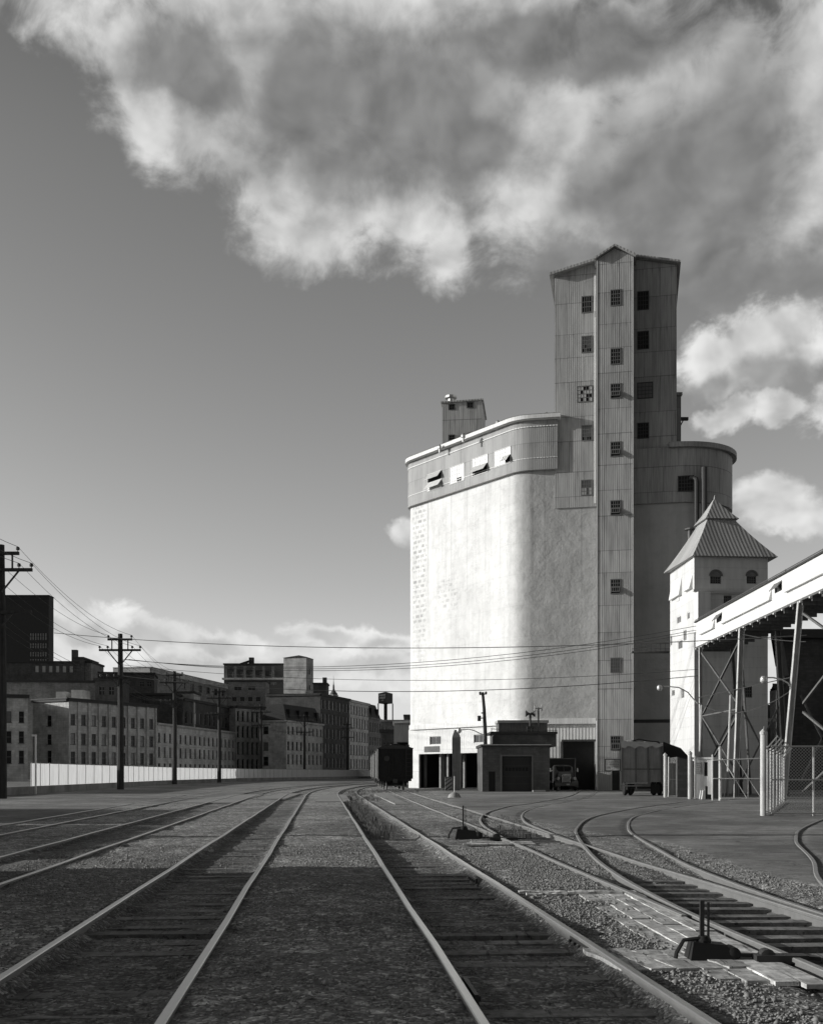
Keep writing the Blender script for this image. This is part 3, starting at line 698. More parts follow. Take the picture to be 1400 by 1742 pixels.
def switch_stand(x, y, s, label, ht=.34):
    z = gz(x, y); z = max(z, -.06); t = thing('switch_stand', label, 'railway switch', (x, y, z), 'switch stands beside the tracks')
    m = MB()   # cast base with sloping cheeks
    m.add([(x-.16*s, y-.13*s, z), (x+.30*s, y-.13*s, z), (x+.30*s, y+.15*s, z), (x-.16*s, y+.15*s, z), (x-.12*s, y-.09*s, z+.19*s), (x+.20*s, y-.09*s, z+.16*s), (x+.20*s, y+.11*s, z+.16*s), (x-.12*s, y+.11*s, z+.19*s)],
          [(0, 3, 2, 1), (4, 5, 6, 7), (0, 1, 5, 4), (1, 2, 6, 5), (2, 3, 7, 6), (3, 0, 4, 7)])
    m.lathe([(.07*s, .16*s), (.075*s, .2*s), (.05*s, .24*s)], (x, y, z), 10); m.build('base', 'black_paint', t)
    m = MB(); m.lathe([(.03*s, -.12*s), (.065*s, -.1*s), (.065*s, .1*s), (.03*s, .12*s)], (x+.27*s, y, z+.075*s), 12, 'y'); m.build('gear_case', 'black_paint', t)
    m = MB(); m.bar((x-.015, y, z+.18*s), (x-.015, y, z+.2*s+ht), .036, .03); m.bar((x+.04, y, z+.2*s), (x+.04, y, z+.18*s+ht), .014, .03); m.build('target_staff', 'iron', t)
    m = MB(); m.tube([(x-.02, y-.02, z+.22*s), (x-.2*s, y-.02, z+.20*s), (x-.27*s, y-.02, z+.08*s), (x-.28*s, y-.02, z+.02)], .014*s+.006, 6); m.build('lever', 'black_paint', t)
    m = MB(); m.bar((x+.3*s, y, z+.05), (x+1.1*s, y-.1*s, z+.03), .06, .03); m.build('throw_rod', 'iron', t)
    m = MB(); m.obox((x+.45*s, y-.14*s, z), (1, 0, 0), (0, -1, 0), 0, .5*s, -.07, .07, 0, .07); m.lathe([(.03*s, -.06), (.075*s, -.05), (.075*s, .05), (.03*s, .06)], (x+.58*s, y-.1*s, z+.05), 12, 'y'); m.build('crank', 'iron', t)
    return t
xx, yy = GP(1197, 1628, -.02); switch_stand(xx, yy, .88, 'big black switch stand with a short staff by the pale planks at the right front')
xx, yy = GP(789, 1426, -.02); switch_stand(xx, yy, 1.35, 'small dark switch stand standing by the middle right rails', .55)

# ================================================================== GRAIN ELEVATOR
EP = R(11.5); EO = Vector((18.53, 99.5, 0)); EU = Vector((math.cos(EP), -math.sin(EP), 0)); EN = Vector((-math.sin(EP), -math.cos(EP), 0))
def EL(a, b=0, z=0): return EO+EU*a+EN*b+Vector((0, 0, z))
def EA(px, b=0):       # where the sight line of a photo column meets the front plane (b metres proud)
    k = (px-700)/F; o = EO+EN*b; return (k*o.y-o.x)/(EU.x-k*EU.y)
def EZ(px, py, b=0): return ZG(py, (EO+EU*EA(px, b)+EN*b).y)
C1 = Vector((10.2, 101.15, 0)); C0 = Vector((-.35, 115.25, 0)); LU = (C1-C0).normalized(); LN = Vector((LU.y, -LU.x, 0))   # left face: u from far to near, n outward
LL = (C1-C0).length
def LA(px, b=0):
    k = (px-700)/F; o = C0+LN*b; return (k*o.y-o.x)/(LU.x-k*LU.y)
def LZ(px, py, b=0): return ZG(py, (C0+LN*b+LU*LA(px, b)).y)
ZR, ZB, ZB2, ZL = 34.3, 29.6, 26.0, 6.35
elev = thing('grain_elevator', 'tall white grain elevator with rounded corners and a steel clad tower on its front', 'grain elevator', (12, 103, -.05))
E2 = lambda a, b=0: (lambda v: (v.x, v.y))(EL(a, b))
aL = EA(1012)
def left_path(b, extra_back=True, near=None, r=(1.6, 2.9)):
    c0 = C0+LN*b; o = EO+EN*b
    # near corner: intersection of both offset faces
    den = LU.x*EU.y-LU.y*EU.x; d = o-c0; t = (d.x*EU.y-d.y*EU.x)/den; c1 = c0+LU*t
    bk = Vector((3.5, 124)); farc = Vector((c0.x, c0.y)); farc = farc-Vector((LU.x, LU.y))*0
    q0 = fillet(bk, farc, (c1.x, c1.y), r[0]+b, 8); q1 = fillet(farc, (c1.x, c1.y), E2(near if near is not None else aL, b), r[1]+b, 16)
    p = [(bk.x, bk.y)]+q0+q1+[E2(near if near is not None else aL, b)]
    return p
# stucco bins: left block, then on to the right block with its rounded end
lp = left_path(0, near=EA(1016, 0))
aR = EA(1154); rc = EL(aR, -4.8); ra = math.atan2(EN.y, EN.x)
rp = [E2(EA(1076, 0)), E2(aR)]+arcpts((rc.x, rc.y), 4.8, ra, ra+R(115), 14)[1:]
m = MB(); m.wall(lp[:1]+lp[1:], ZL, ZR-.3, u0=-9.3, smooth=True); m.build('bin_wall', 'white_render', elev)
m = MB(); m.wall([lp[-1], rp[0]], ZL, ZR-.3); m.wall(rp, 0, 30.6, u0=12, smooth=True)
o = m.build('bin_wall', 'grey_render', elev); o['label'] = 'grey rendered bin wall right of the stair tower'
# steel clad bin gallery on top of the left block
bp = left_path(.42, near=EA(948, .42))
holes = []
m = MB(); m.wall(bp, ZB, ZR-.1, smooth=True); m.build('gallery_cladding', 'light_steel_siding', elev)
m = MB(); m.cap(bp+[E2(EA(948, .42), -18)], ZB, False); m.quad(EL(EA(948, .42), .42, ZB), EL(EA(948, .42), -1, ZB), EL(EA(948, .42), -1, ZR), EL(EA(948, .42), .42, ZR)); m.build('gallery_cladding', 'steel_siding', elev)
m = MB()
for z, bb, hh in ((ZB+1.05, .46, .07), (ZR-.75, .48, .10)): m.wall(left_path(bb, near=EA(948, bb)), z, z+hh, smooth=True); m.cap([*left_path(bb, near=EA(948, bb)), *left_path(.40, near=EA(948, .40))[::-1]], z+hh)
m.build('trim_band', 'white_siding', elev)
ep = left_path(.9, near=EA(953, .9)); tp = ep+[E2(EA(953), -20), (6, 126)]
m = MB(); m.wall(ep, ZR-.08, ZR+.28, smooth=True); m.wall([tp[-3], tp[-2], tp[-1], tp[0]], ZR-.12, ZR+.32); m.cap(tp, ZR+.32); m.cap(tp, ZR-.12, False)
o = m.build('roof', 'roof_white', elev)
# windows of the gallery on the left face
for (xa, xb, ya, yb, kind) in ((727, 752, 803, 833, 'two'), (765, 790, 791, 821, 'low'), (803, 830, 776, 807, 'bottom'), (841, 869, 763, 792, 'part')):
    b = .42; a0, a1 = LA(xa, b), LA(xb, b); xm = (xa+xb)/2; z1 = LZ(xm, ya, b); z0 = LZ(xm, yb, b)
    o = C0+LN*b+LU*a0; o.z = z0; w, h = a1-a0, z1-z0
    op = {'two': (.5, 1., 0, 1), 'low': None, 'bottom': (0, .5, 0, 1), 'part': (0, .5, .6, 1)}[kind]
    wd = window(elev, o, LU, LN, w, h, 6, 4, 'glass_dusty', 'frame_white', .04, .07, .04, opn=op, opn_ang=38, broken=((3, 0), (4, 0)) if kind == 'low' else ())
    wd['label'] = {'two': 'gallery window farthest along the roofline, both rows of sashes swung open', 'low': 'closed gallery window with missing panes at its bottom', 'bottom': 'gallery window with its whole bottom row swung open', 'part': 'gallery window nearest the rounded corner, one sash open'}[kind]
    if kind == 'two':
        m2 = MB(); a = R(38); dn = Vector((0, 0, -math.cos(a)))+LN*math.sin(a); T = o+Vector((0, 0, h*.46))+LN*.05; hh = h*.45
        m2.add([T+LU*.05, T+LU*(w-.05), T+LU*(w-.05)+dn*hh, T+LU*.05+dn*hh], [(0, 1, 2, 3)]); m2.build('sash', 'frame_white', wd)
# ledge above the lower storey, and the lower storey with its real openings
l1 = left_path(.45, near=EA(1014, .45), r=(2.4, 1.0)); l0 = left_path(-.1, near=EA(1014, -.1), r=(1.6, 1.6))
m = MB(); m.wall(l1, ZL-.30, ZL+.22, smooth=False); m.cap(l1+l0[::-1], ZL+.22); m.cap(l1+l0[::-1], ZL-.30, False); m.build('ledge', 'roof_white', elev)
bL = .15; oL = C0+LN*bL; d = EO+EN*bL-oL; den = LU.x*EU.y-LU.y*EU.x; LLb = (d.x*EU.y-d.y*EU.x)/den
h = lambda xa, xb, ya, yb: (LA(xa, bL), LA(xb, bL), LZ((xa+xb)/2, yb, bL), LZ((xa+xb)/2, ya, bL))
op1, op2 = (LA(712.5, bL), LA(769, bL), -.06, 3.5), (LA(783, bL), LA(826, bL), -.06, 3.5)
w1, w2, v1 = h(731, 750, 1253, 1267), h(806, 822, 1250, 1264), h(722, 748, 1270, 1280)
m = MB(); m.holes(oL, LU, LN, LLb, -.06, ZL-.28, [op1, op2, w1, w2], .22, a0=.28)
m.holes(EO+EN*bL, EU, EN, EA(1014, bL), -.06, ZL-.28, [(EA(957, bL), EA(1011.5, bL), -.06, 4.45)], .25, a0=(oL+LU*LLb-EO-EN*bL).dot(EU))
m.build('base_wall', 'white_siding', elev)
m = MB(); q = oL+LU*.28
m.quad(q+Vector((0, 0, ZL-.28)), q+Vector((0, 0, -.06)), q-LN*6+Vector((0, 0, -.06)), q-LN*6+Vector((0, 0, ZL-.28))); m.build('base_wall', 'white_siding', elev)
for wv, lb in ((w1, 'base window above the dark bay full of posts'), (w2, 'base window behind the utility pole')):
    o = oL+LU*wv[0]-LN*.12; o.z = wv[2]; window(elev, o, LU, LN, wv[1]-wv[0], wv[3]-wv[2], 2, 1, 'glass_dark', 'frame_white', .05, .05, .02, label=lb)
m = MB(); o = oL+LU*v1[0]; hz = v1[3]-v1[2]
for i in range(7): m.obox((o.x, o.y, v1[2]), LU, LN, 0, v1[1]-v1[0], .0, .05, i*hz/7, i*hz/7+.05)
m.obox((o.x, o.y, v1[2]), LU, LN, 0, v1[1]-v1[0], .0, .02, 0, hz); m.build('louvre', 'steel_truss', elev)
# dark interior of the drive-through bay
m = MB(); I0 = oL-LN*7+LU*.3; I1 = oL-LN*7+LU*(LLb-1.5); J0 = oL-LN*.24+LU*.3; J1 = oL-LN*.24+LU*(LLb-1.5)
Z = lambda v, z: Vector((v.x, v.y, z))
m.quad(Z(I0, -.05), Z(I1, -.05), Z(I1, 4.2), Z(I0, 4.2)); m.quad(Z(J0, -.05), Z(I0, -.05), Z(I0, 4.2), Z(J0, 4.2)); m.quad(Z(J1, -.05), Z(I1, -.05), Z(I1, 4.2), Z(J1, 4.2)); m.quad(Z(J0, 4.2), Z(J1, 4.2), Z(I1, 4.2), Z(I0, 4.2))
m.build('drive_bay', 'door_dark', elev)
for t, dd in ((1.6, 1.2), (3.0, 2.6), (4.15, 1.3), (5.5, 1.2), (6.2, 2.8), (9.9, 1.6), (10.9, 1.2), (11.8, 2.6)):
    q = oL+LU*t-LN*dd; m = MB(); m.obox((q.x, q.y, -.05), LU, LN, -.13, .13, -.13, .13, 0, 4.2); m.build('post', 'grey_wood', elev)
a0, a1 = EA(957, bL)-.1, EA(1011.5, bL)+.1
m = MB(); o = EO+EN*(bL-.6); m.obox(o, EU, EN, a0, a1, -.08, 0, -.05, 4.5)
for i in range(1, 8): m.obox(o, EU, EN, a0, a1, 0, .02, i*.56, i*.56+.04)
m.build('roller_door', 'door_dark', elev)
m = MB(); m.obox(EO+EN*bL, EU, EN, a0+.0, a1, .0, .06, 4.45, 4.62); m.obox(EO+EN*bL, EU, EN, a0-.08, a0+.1, 0, .058, -.05, 4.45); m.build('door_frame', 'trim_dark', elev)

# head house: two steel clad faces either side of the stair tower
bH = .12; hz0, hze, hzr = ZB2, 47.5, 48.75
aHl, aHr = EA(943.5, bH), EA(1151, bH); aT0, aT1 = EA(1015.5, 1.8), EA(1077, 1.8); aPk = (aT0+aT1)/2
def gz_(a): return hze+(hzr-hze)*(1-abs(a-aPk)/(aHr-aPk if a > aPk else aPk-aHl))
head = []
m = MB()
for a, b_ in ((aHl, aT0), (aT1, aHr)):
    m.wall([E2(a, bH), E2(b_, bH)], hz0, [gz_(a), gz_(b_)], u0=a)
m.build('head_house_cladding', 'steel_siding', elev)
m = MB(); D_ = 11
m.wall([E2(aHl, -D_), E2(aHl, bH)], hz0, hze); m.wall([E2(aHr, bH), E2(aHr, -D_), E2(aHl, -D_)], 28, hze, u0=3)
m.quad(EL(aHl, bH, hz0), EL(aHl, -.01, hz0), EL(aT0, -.01, hz0), EL(aT0, bH, hz0)); m.build('head_house_cladding', 'steel_siding', elev)
m = MB()
for (a, za, b_, zb) in ((aHl-.45, hze-.1, aPk, hzr+.02), (aPk, hzr+.02, aHr+.35, hze-.04)):
    P = [EL(a, bH+.55, za), EL(b_, bH+.55, zb), EL(b_, -D_-.3, zb), EL(a, -D_-.3, za)]; Q = [p+Vector((0, 0, .22)) for p in P]
    m.add(P+Q, [(3, 2, 1, 0), (4, 5, 6, 7), (0, 1, 5, 4), (1, 2, 6, 5), (2, 3, 7, 6), (3, 0, 4, 7)])
m.build('roof', 'roof_sheet', elev)
m = MB(); P = [EL(EA(975), -3, 0), EL(EA(1012), -3, 0)]
m.obox(EO, EU, EN, EA(968), aT0-.2, -6, -1.2, 48.0, 49.0); m.build('roof_monitor', 'steel_siding', elev)
def ewin(px0, px1, py0, py1, b, nx, ny, pane='glass_dark', broken=(), opn=None, ang=30, frame='frame_grey', bro='void', label=None, back=None):
    a0, a1 = EA(px0, b), EA(px1, b); xm = (px0+px1)/2; z1, z0 = EZ(xm, py0, b), EZ(xm, py1, b)
    o = EL(a0, b, z0); return window(elev, o, EU, EN, a1-a0, z1-z0, nx, ny, pane, frame, .05, .08, .05, broken, bro, opn, ang, label=label)
ewin(989, 1007, 503, 532, bH, 4, 3)
ewin(989, 1007, 571, 600, bH, 4, 4, 'glass_grey', ((0, 0), (1, 1), (2, 0), (3, 0)), label='tower window with four black missing panes at its foot')
ewin(981, 1008, 656, 684, bH, 5, 4, 'glass_dusty', ((1, 2), (1, 0), (3, 3), (2, 3), (3, 0), (3, 1), (4, 1)), label='wide tower window, pale panes broken in patches')
ewin(989, 1007, 723, 750, bH, 4, 4, 'glass_grey', ((0, 0), (2, 0), (3, 0)), label='tower window in the shadow of the gallery eave')
ewin(988, 1007, 816, 843, bH, 4, 4, 'glass_dusty', ((0, 2), (2, 0), (2, 1), (1, 3), (2, 3), (3, 3), (0, 3), (1, 2), (2, 2), (3, 2)), bro='glass_grey', label='lowest window left of the stair tower, lower half pale')
for (y0, y1, k) in ((495, 527, ''), (563, 594, 'b'), (719, 746, 'b'), (817, 840, 'b')):
    ewin(1084, 1104, y0, y1, bH, 4, 4, 'glass_dark', ((3, 0),) if k else (), frame='trim_dark')
ewin(1084, 1111, 650, 678, bH, 4, 4, 'glass_grey', (), frame='trim_dark')
ewin(1153, 1180, 809, 836, bH*0+.3, 5, 4, 'glass_dark', (), frame='trim_dark')
# stair and lift tower, the tall narrow shaft
bT = 1.8; m = MB()
zt0, zt1 = 47.85, 48.75; am = (aT0+aT1)/2
holes_ = []
TW = [(492, 520, 0), (592, 620, 0), (652, 678, 1), (751, 777, 1), (851, 877, 1), (985, 1011, 1), (1119, 1145, 0), (1252, 1277, 1)]
m.wall([E2(aT0, -.3), E2(aT0, bT), E2(am, bT), E2(aT1, bT), E2(aT1, -.3)], -.06, [zt0, zt0, zt1, zt0, zt0]); tw = m.build('stair_tower', 'steel_siding', elev)
m = MB()
for (a, za, b_, zb) in ((aT0-.22, zt0-.05, am, zt1+.06), (am, zt1+.06, aT1+.22, zt0-.05)):
    P = [EL(a, bT+.35, za), EL(b_, bT+.35, zb), EL(b_, -3, zb), EL(a, -3, za)]; Q = [p+Vector((0, 0, .18)) for p in P]
    m.add(P+Q, [(3, 2, 1, 0), (4, 5, 6, 7), (0, 1, 5, 4), (1, 2, 6, 5), (2, 3, 7, 6), (3, 0, 4, 7)])
m.lathe([(.1, 0), (.1, .2), (.05, .25)], tuple(EL(am, bT-.2, zt1+.2)), 8); m.build('tower_roof', 'roof_sheet', elev)
m = MB(); m.obox(EO, EU, EN, aT0-.035, aT0+.06, bT-.06, bT+.035, 0, zt0-.05); m.obox(EO, EU, EN, aT1-.06, aT1+.035, bT-.06, bT+.035, 0, zt0-.05); m.build('corner_flashing', 'trim_light', elev)
m = MB(); m.tube([EL(aT0-.2, .5, 26.2), EL(aT0-.2, .5, 43.2), EL(aT0-.2, .9, 43.6), EL(aT0-.2, .9, 44.8), EL(aT0-.2, .5, 45.2), EL(aT0-.2, .5, 47)], .09, 6); m.build('downpipe', 'trim_light', elev)
for y0, y1, k in TW:
    ewin(1038, 1056, y0, y1, bT, 4, 4, 'glass_dark' if y0 != 1119 else 'glass_grey', (), (0, .45, 0, 1) if k else None, 32 if y0 < 1200 else 15)
m = MB(); m.obox(EO, EU, EN, EA(1041, bT), EA(1054, bT), bT-.02, bT+.02, -.04, 1.95); d_ = m.build('door', 'door_dark', elev)
m = MB(); m.obox(EO, EU, EN, EA(1041, bT)-.08, EA(1041, bT), bT, bT+.07, -.04, 2.03); m.obox(EO, EU, EN, EA(1054, bT), EA(1054, bT)+.08, bT, bT+.07, -.04, 2.03); m.obox(EO, EU, EN, EA(1041, bT), EA(1054, bT), bT, bT+.068, 1.95, 2.03); m.build('door_frame', 'trim_light', elev)
# right block: steel band, curved roof
rp2 = [E2(EA(1076, .3), .3), E2(aR, .3)]+arcpts((rc.x, rc.y), 5.1, ra, ra+R(120), 16)[1:]
m = MB(); m.wall(rp2, ZB2, 31.0, u0=0, smooth=True); m.cap(rp2, ZB2, False); m.build('gallery_cladding', 'steel_siding', elev)
rp3 = [E2(EA(1138, .75), .75), E2(aR, .75)]+arcpts((rc.x, rc.y), 5.5, ra, ra+R(125), 18)[1:]; rb = rp3+[E2(aR-2, -16)]
m = MB(); m.wall(rp3, 30.9, 31.35, smooth=True); m.cap(rb, 31.35); m.cap(rb, 30.9, False); m.build('roof', 'roof_sheet', elev)
for px, y0, y1, el_ in ((1185, 820, 905, 1), (1198, 795, 890, 0)):
    a = EA(px, .55); z1, z0 = EZ(px, y0, .55), EZ(px, y1, .55); m = MB()
    pts = [EL(a, .6, z0), EL(a, .6, z1)]+([EL(a-.05, .6, z1+.25), EL(a-.35, .5, z1+.45), EL(a-.5, .25, z1+.45)] if el_ else [])
    m.tube(pts, .26 if not el_ else .22, 10); m.build('dust_pipe', 'trim_dark', elev)
m = MB(); m.obox(EO, EU, EN, EA(1076, 0), EA(1076, 0)+14, .0, .05, 6.1, 6.4); m.obox(EO, EU, EN, EA(1076, 0), EA(1076, 0)+14, .0, .06, 3.2, 3.4); m.build('base_band', 'trim_dark', elev)
# roof furniture: each stands on the elevator and is bolted to it
def vent(px, py0, py1, Y, r, label=None):
    x = XG(px, Y); z1, z0 = ZG(py0, Y), ZG(py1, Y); m = MB(); m.lathe([(r, 0), (r, z1-z0-.3)], (x, Y, z0), 10); o = m.build('vent_pipe', 'zinc', elev)
    m = MB(); m.lathe([(r*1.9, 0), (r*1.9, .22), (r*.4, .42)], (x, Y, z1-.35), 10); m.build('cowl', 'zinc', o)
vent(767, 672, 690, 113, .33); vent(788, 738, 752, 105, .12); vent(847, 716, 730, 104.5, .12); vent(748, 757, 770, 109, .1); vent(763, 757, 768, 111, .1)
for px, py, Y in ((932, 712, 101.0), (1163, 763, 102.5)):
    x, z = XG(px, Y), ZG(py, Y); m = MB(); m.tube([(x+.12, Y, z-.4), (x+.12, Y, z+.2), (x+.05, Y, z+.42), (x-.12, Y, z+.5), (x-.3, Y, z+.40), (x-.36, Y, z+.2)], .13, 8); m.build('gooseneck_vent', 'zinc', elev)
# penthouse on the left block
pa = thing('roof_penthouse', 'steel clad box with small windows and a capped pipe on the white block roof', 'penthouse', (XG(786, 112), 114, ZR+.3))
pu = Vector((math.cos(R(7)), -math.sin(R(7)), 0)); pn = Vector((-pu.y*-1, -pu.x, 0)); pn = Vector((pu.y, -pu.x, 0))
P0 = Vector((XG(752.5, 111), 111, 0)); pw = (XG(820, 110.5)-P0.x)/pu.x
q = lambda a, b: (P0.x+pu.x*a+pn.x*b, P0.y+pu.y*a+pn.y*b)
zt = ZG(686, 111); zt2 = ZG(681, 110.5)
m = MB(); m.wall([q(0, -6), q(0, 0), q(pw, 0), q(pw, -6)], ZR+.3, [zt, zt, zt2, zt2]); m.cap([q(0, -6), q(0, 0), q(pw, 0), q(pw, -6)], [zt, zt, zt2, zt2]); m.build('cladding', 'steel_siding', pa)
m = MB(); P = [Vector((*q(a, b), z)) for a, b, z in ((-.15, .2, zt), (pw+.15, .2, zt2), (pw+.15, -6.2, zt2), (-.15, -6.2, zt))]; Q = [p+Vector((0, 0, .14)) for p in P]
m.add(P+Q, [(3, 2, 1, 0), (4, 5, 6, 7), (0, 1, 5, 4), (1, 2, 6, 5), (2, 3, 7, 6), (3, 0, 4, 7)]); m.build('roof', 'roof_sheet', pa)
for px, py in ((763, 688), (794, 686), (763, 740)):
    x = XG(px, 111)-P0.x; window(pa, (*q(x/pu.x, 0), ZG(py+10, 111)), pu, pn, .66, .6, 2, 2, 'glass_dark', 'trim_dark', .04, .09, .05)
lk = thing('roof_shed', 'low dark lean-to roof running from the penthouse to the tower', 'roof shed', (6, 108, ZR+.3))
m = MB(); ya = 107.5; P = [PT(787, 752, ya), PT(862, 733, ya-2.5), PT(862, 724, ya-2.4), PT(822, 731, ya-1), PT(787, 737, ya)]
Q = [p+Vector((1.2, 3, 0)) for p in P]; m.add(P+Q, [(0, 1, 2, 3, 4), (9, 8, 7, 6, 5), (0, 5, 6, 1), (1, 6, 7, 2), (2, 7, 8, 3), (3, 8, 9, 4), (4, 9, 5, 0)]); m.build('cladding', 'brown_brick', lk)
# slim penthouse right of the head house and a bracket
pb = thing('roof_penthouse', 'slim pale roof box with a side bracket right of the tall head house', 'penthouse', (XG(1153, 107), 107, 31))
m = MB(); m.box(XG(1140, 107), XG(1158.5, 107), 107, 110, 31.2, ZG(673, 107)); m.build('cladding', 'light_steel_siding', pb)
m = MB(); m.box(XG(1139, 107), XG(1160, 107), 106.8, 110.2, ZG(673, 107), ZG(668, 107)); m.build('roof', 'roof_sheet', pb)
m = MB(); m.box(XG(1159, 107), XG(1172, 107), 107.2, 107.5, ZG(713, 107), ZG(708, 107)); m.bar((XG(1159, 107), 107.3, ZG(722, 107)), (XG(1164, 107), 107.3, ZG(712, 107)), .1); m.build('bracket', 'trim_dark', pb)
# sign on the stair tower
m = MB(); a0, a1, z0, z1 = EA(1030, bT), EA(1054.5, bT), EZ(1042, 1311, bT), EZ(1042, 1293, bT)
m.obox(EO, EU, EN, a0, a1, bT+.02, bT+.06, z0, z1); sg = thing('notice_board', 'pale notice board with dark lettering over the door of the stair tower', 'sign', tuple(EL(a0, bT, z0)))
m.build('board', 'sign_board', sg); m = MB()
m.obox(EO, EU, EN, a0-.06, a1+.06, bT+.012, bT+.075, z1, z1+.06); m.obox(EO, EU, EN, a0-.06, a1+.06, bT+.012, bT+.075, z0-.06, z0); m.obox(EO, EU, EN, a0-.06, a0, bT+.013, bT+.074, z0, z1); m.obox(EO, EU, EN, a1, a1+.06, bT+.013, bT+.074, z0, z1); m.build('frame', 'trim_dark', sg)
m = MB(); rr = random.Random(5)
for j, (zz, hh) in enumerate(((.74, .1), (.5, .12), (.17, .19))):
    x = a0+.12
    while x < a1-.15:
        wv = rr.uniform(.06, .12); t = z0+zz*(z1-z0)
        m.obox(EO, EU, EN, x, x+.025, bT+.06, bT+.066, t, t+hh); 
        if rr.random() < .6: m.obox(EO, EU, EN, x+.025, x+wv, bT+.06, bT+.066, t+hh-.025, t+hh)
        if rr.random() < .5: m.obox(EO, EU, EN, x+.025, x+wv, bT+.06, bT+.066, t, t+.025)
        if rr.random() < .5: m.obox(EO, EU, EN, x+wv-.025, x+wv, bT+.06, bT+.065, t+.03, t+hh-.03)
        x += wv+(.05 if rr.random() < .8 else .14)
m.build('lettering', 'sign_ink', sg)

# ================================================================== BRICK GARAGE in front
def frontal(px, py, Y): return XG(px, Y), ZG(py, Y)
gy_ = 90.; gar = thing('brick_garage', 'low dark brick garage with a big panelled door in front of the white elevator', 'garage', (XG(880, 90), 93, -.05))
gx0, gx1 = XG(820.5, gy_), XG(935, gy_); gt = ZG(1271, gy_)
dz0 = [XG(854, gy_), XG(904.5, gy_)]; dt = ZG(1287, gy_); sd0, sd1, sdt = XG(831.5, gy_), XG(842.5, gy_), ZG(1313, gy_)
m = MB(); m.holes((gx0, gy_, 0), (1, 0, 0), (0, -1, 0), gx1-gx0, -.06, gt, [(dz0[0]-gx0, dz0[1]-gx0, -.06, dt), (sd0-gx0, sd1-gx0, -.06, sdt)], .2)
m.wall([(gx0, gy_+7), (gx0, gy_)], -.06, gt); m.wall([(gx1, gy_), (gx1+.5, gy_+7), (gx0, gy_+7)], -.06, gt, u0=3); m.build('wall', 'garage_brick', gar)
m = MB(); m.box(gx0-.12, gx1+.12, gy_-.12, gy_+7, gt, gt+.22); m.build('roof', 'tar_roof', gar)
m = MB(); m.box(gx0-.08, gx1+.1, gy_-.17, gy_-.125, gt+.14, gt+.2); m.build('roof_edging', 'trim_light', gar)
m = MB(); m.box(dz0[0]-.02, dz0[1]+.02, gy_+.18, gy_+.26, -.05, dt+.02); dr = m.build('garage_door', 'door_dark', gar)
m = MB(); n_ = 7; ww = (dz0[1]-dz0[0]-.5)/n_
for i in range(n_): m.box(dz0[0]+.25+i*ww+.03, dz0[0]+.25+(i+1)*ww-.03, gy_+.165, gy_+.178, ZG(1312, gy_), ZG(1306, gy_))
m.build('door_light', 'glass_dark', dr)
m = MB()
for zz in (.62, 1.25, 2.15, 2.7): m.box(dz0[0], dz0[1], gy_+.165, gy_+.178, zz, zz+.03)
m.build('door_seam', 'trim_dark', dr)
m = MB(); m.box(dz0[0]-.12, dz0[0], gy_-.05, gy_+.1, -.05, dt+.12); m.box(dz0[1], dz0[1]+.12, gy_-.05, gy_+.1, -.05, dt+.12); m.box(dz0[0], dz0[1], gy_-.05, gy_+.1, dt, dt+.12); m.build('door_frame', 'frame_grey', gar)
m = MB(); m.box(sd0, sd1, gy_+.1, gy_+.18, -.05, sdt); m.build('side_door', 'black_paint', gar)
ux0, ux1, ut, uy = XG(840, 93), XG(946, 93), ZG(1249, 93), 93.
m = MB(); m.box(ux0, ux1, uy, uy+4.5, gt+.1, ut); m.build('upper_wall', 'garage_brick', gar)
m = MB(); m.box(ux0-.3, ux1+.1, uy-.2, uy+4.6, ut, ut+.2); m.build('upper_roof', 'tar_roof', gar)
m = MB()
for x in np.linspace(ux0-.2, ux1-.1, 9): m.bar((x, uy-.1, ut+.2), (x, uy-.1, ut+.5), .05)
m.bar((ux0-.25, uy-.1, ut+.42), (ux1+.1, uy-.1, ut+.30), .05); m.build('roof_railing', 'steel_truss', gar)
tk = thing('roof_bulkhead', 'dark stained low box on the garage roof below the twin antenna masts', 'roof box', (XG(885, 95), 95, ut+.2))
m = MB(); m.box(XG(847, 95), XG(929, 95), 94.2, 97.0, ut+.18, ZG(1231, 95)); m.build('wall', 'steel_truss', tk)
m = MB(); m.box(XG(845, 95), XG(931, 95), 94.0, 97.2, ZG(1231, 95), ZG(1226.5, 95)); m.build('roof', 'board_concrete', tk)
an = thing('loudspeaker_mast', 'short thick mast with two dark horn speakers on the garage roof', 'mast', (XG(901.5, 93.5), 93.5, ut+.2))
x, y = XG(902, 93.5), 93.5; m = MB(); m.box(x-.3, x+.3, y-.2, y+.2, ut+.2, ZG(1236, y)); m.tube([(x, y, ut), (x, y, ZG(1214, y))], .1, 8); m.build('mast', 'iron', an)
for s_ in (-1, 1):
    m = MB(); m.lathe([(.1, 0), (.12, .15), (.3, .36), (.3, .38)] if s_ > 0 else [(.3, -.38), (.3, -.36), (.12, -.15), (.1, 0)], (x+s_*.03, y, ZG(1214.5, y)), 10, 'x'); m.build('horn', 'iron', an)
an2 = thing('antenna_mast', 'thin mast with a crossbar and two upright tubes on the garage roof', 'mast', (XG(916, 93.5), 93.5, ut+.2))
x = XG(916, 93.5); m = MB(); m.tube([(x, y, ut), (x, y, ZG(1204, y))], .07, 8); m.bar((x-.3, y, ZG(1205.5, y)), (x+.3, y, ZG(1205.5, y)), .06); m.build('mast', 'steel_truss', an2)
for s_ in (-.3, .3): m = MB(); m.tube([(x+s_, y, ZG(1210, y)), (x+s_, y, ZG(1199.5, y))], .06, 8); m.build('antenna_tube', 'steel_leg', an2)
m = MB(); m.box(XG(906, 88.8), XG(927, 88.8), 88.4, 89.0, -.02, .13); tag(m.build('kerb_block', 'slab'), 'low concrete kerb block on the ground right of the garage door', 'kerb block')
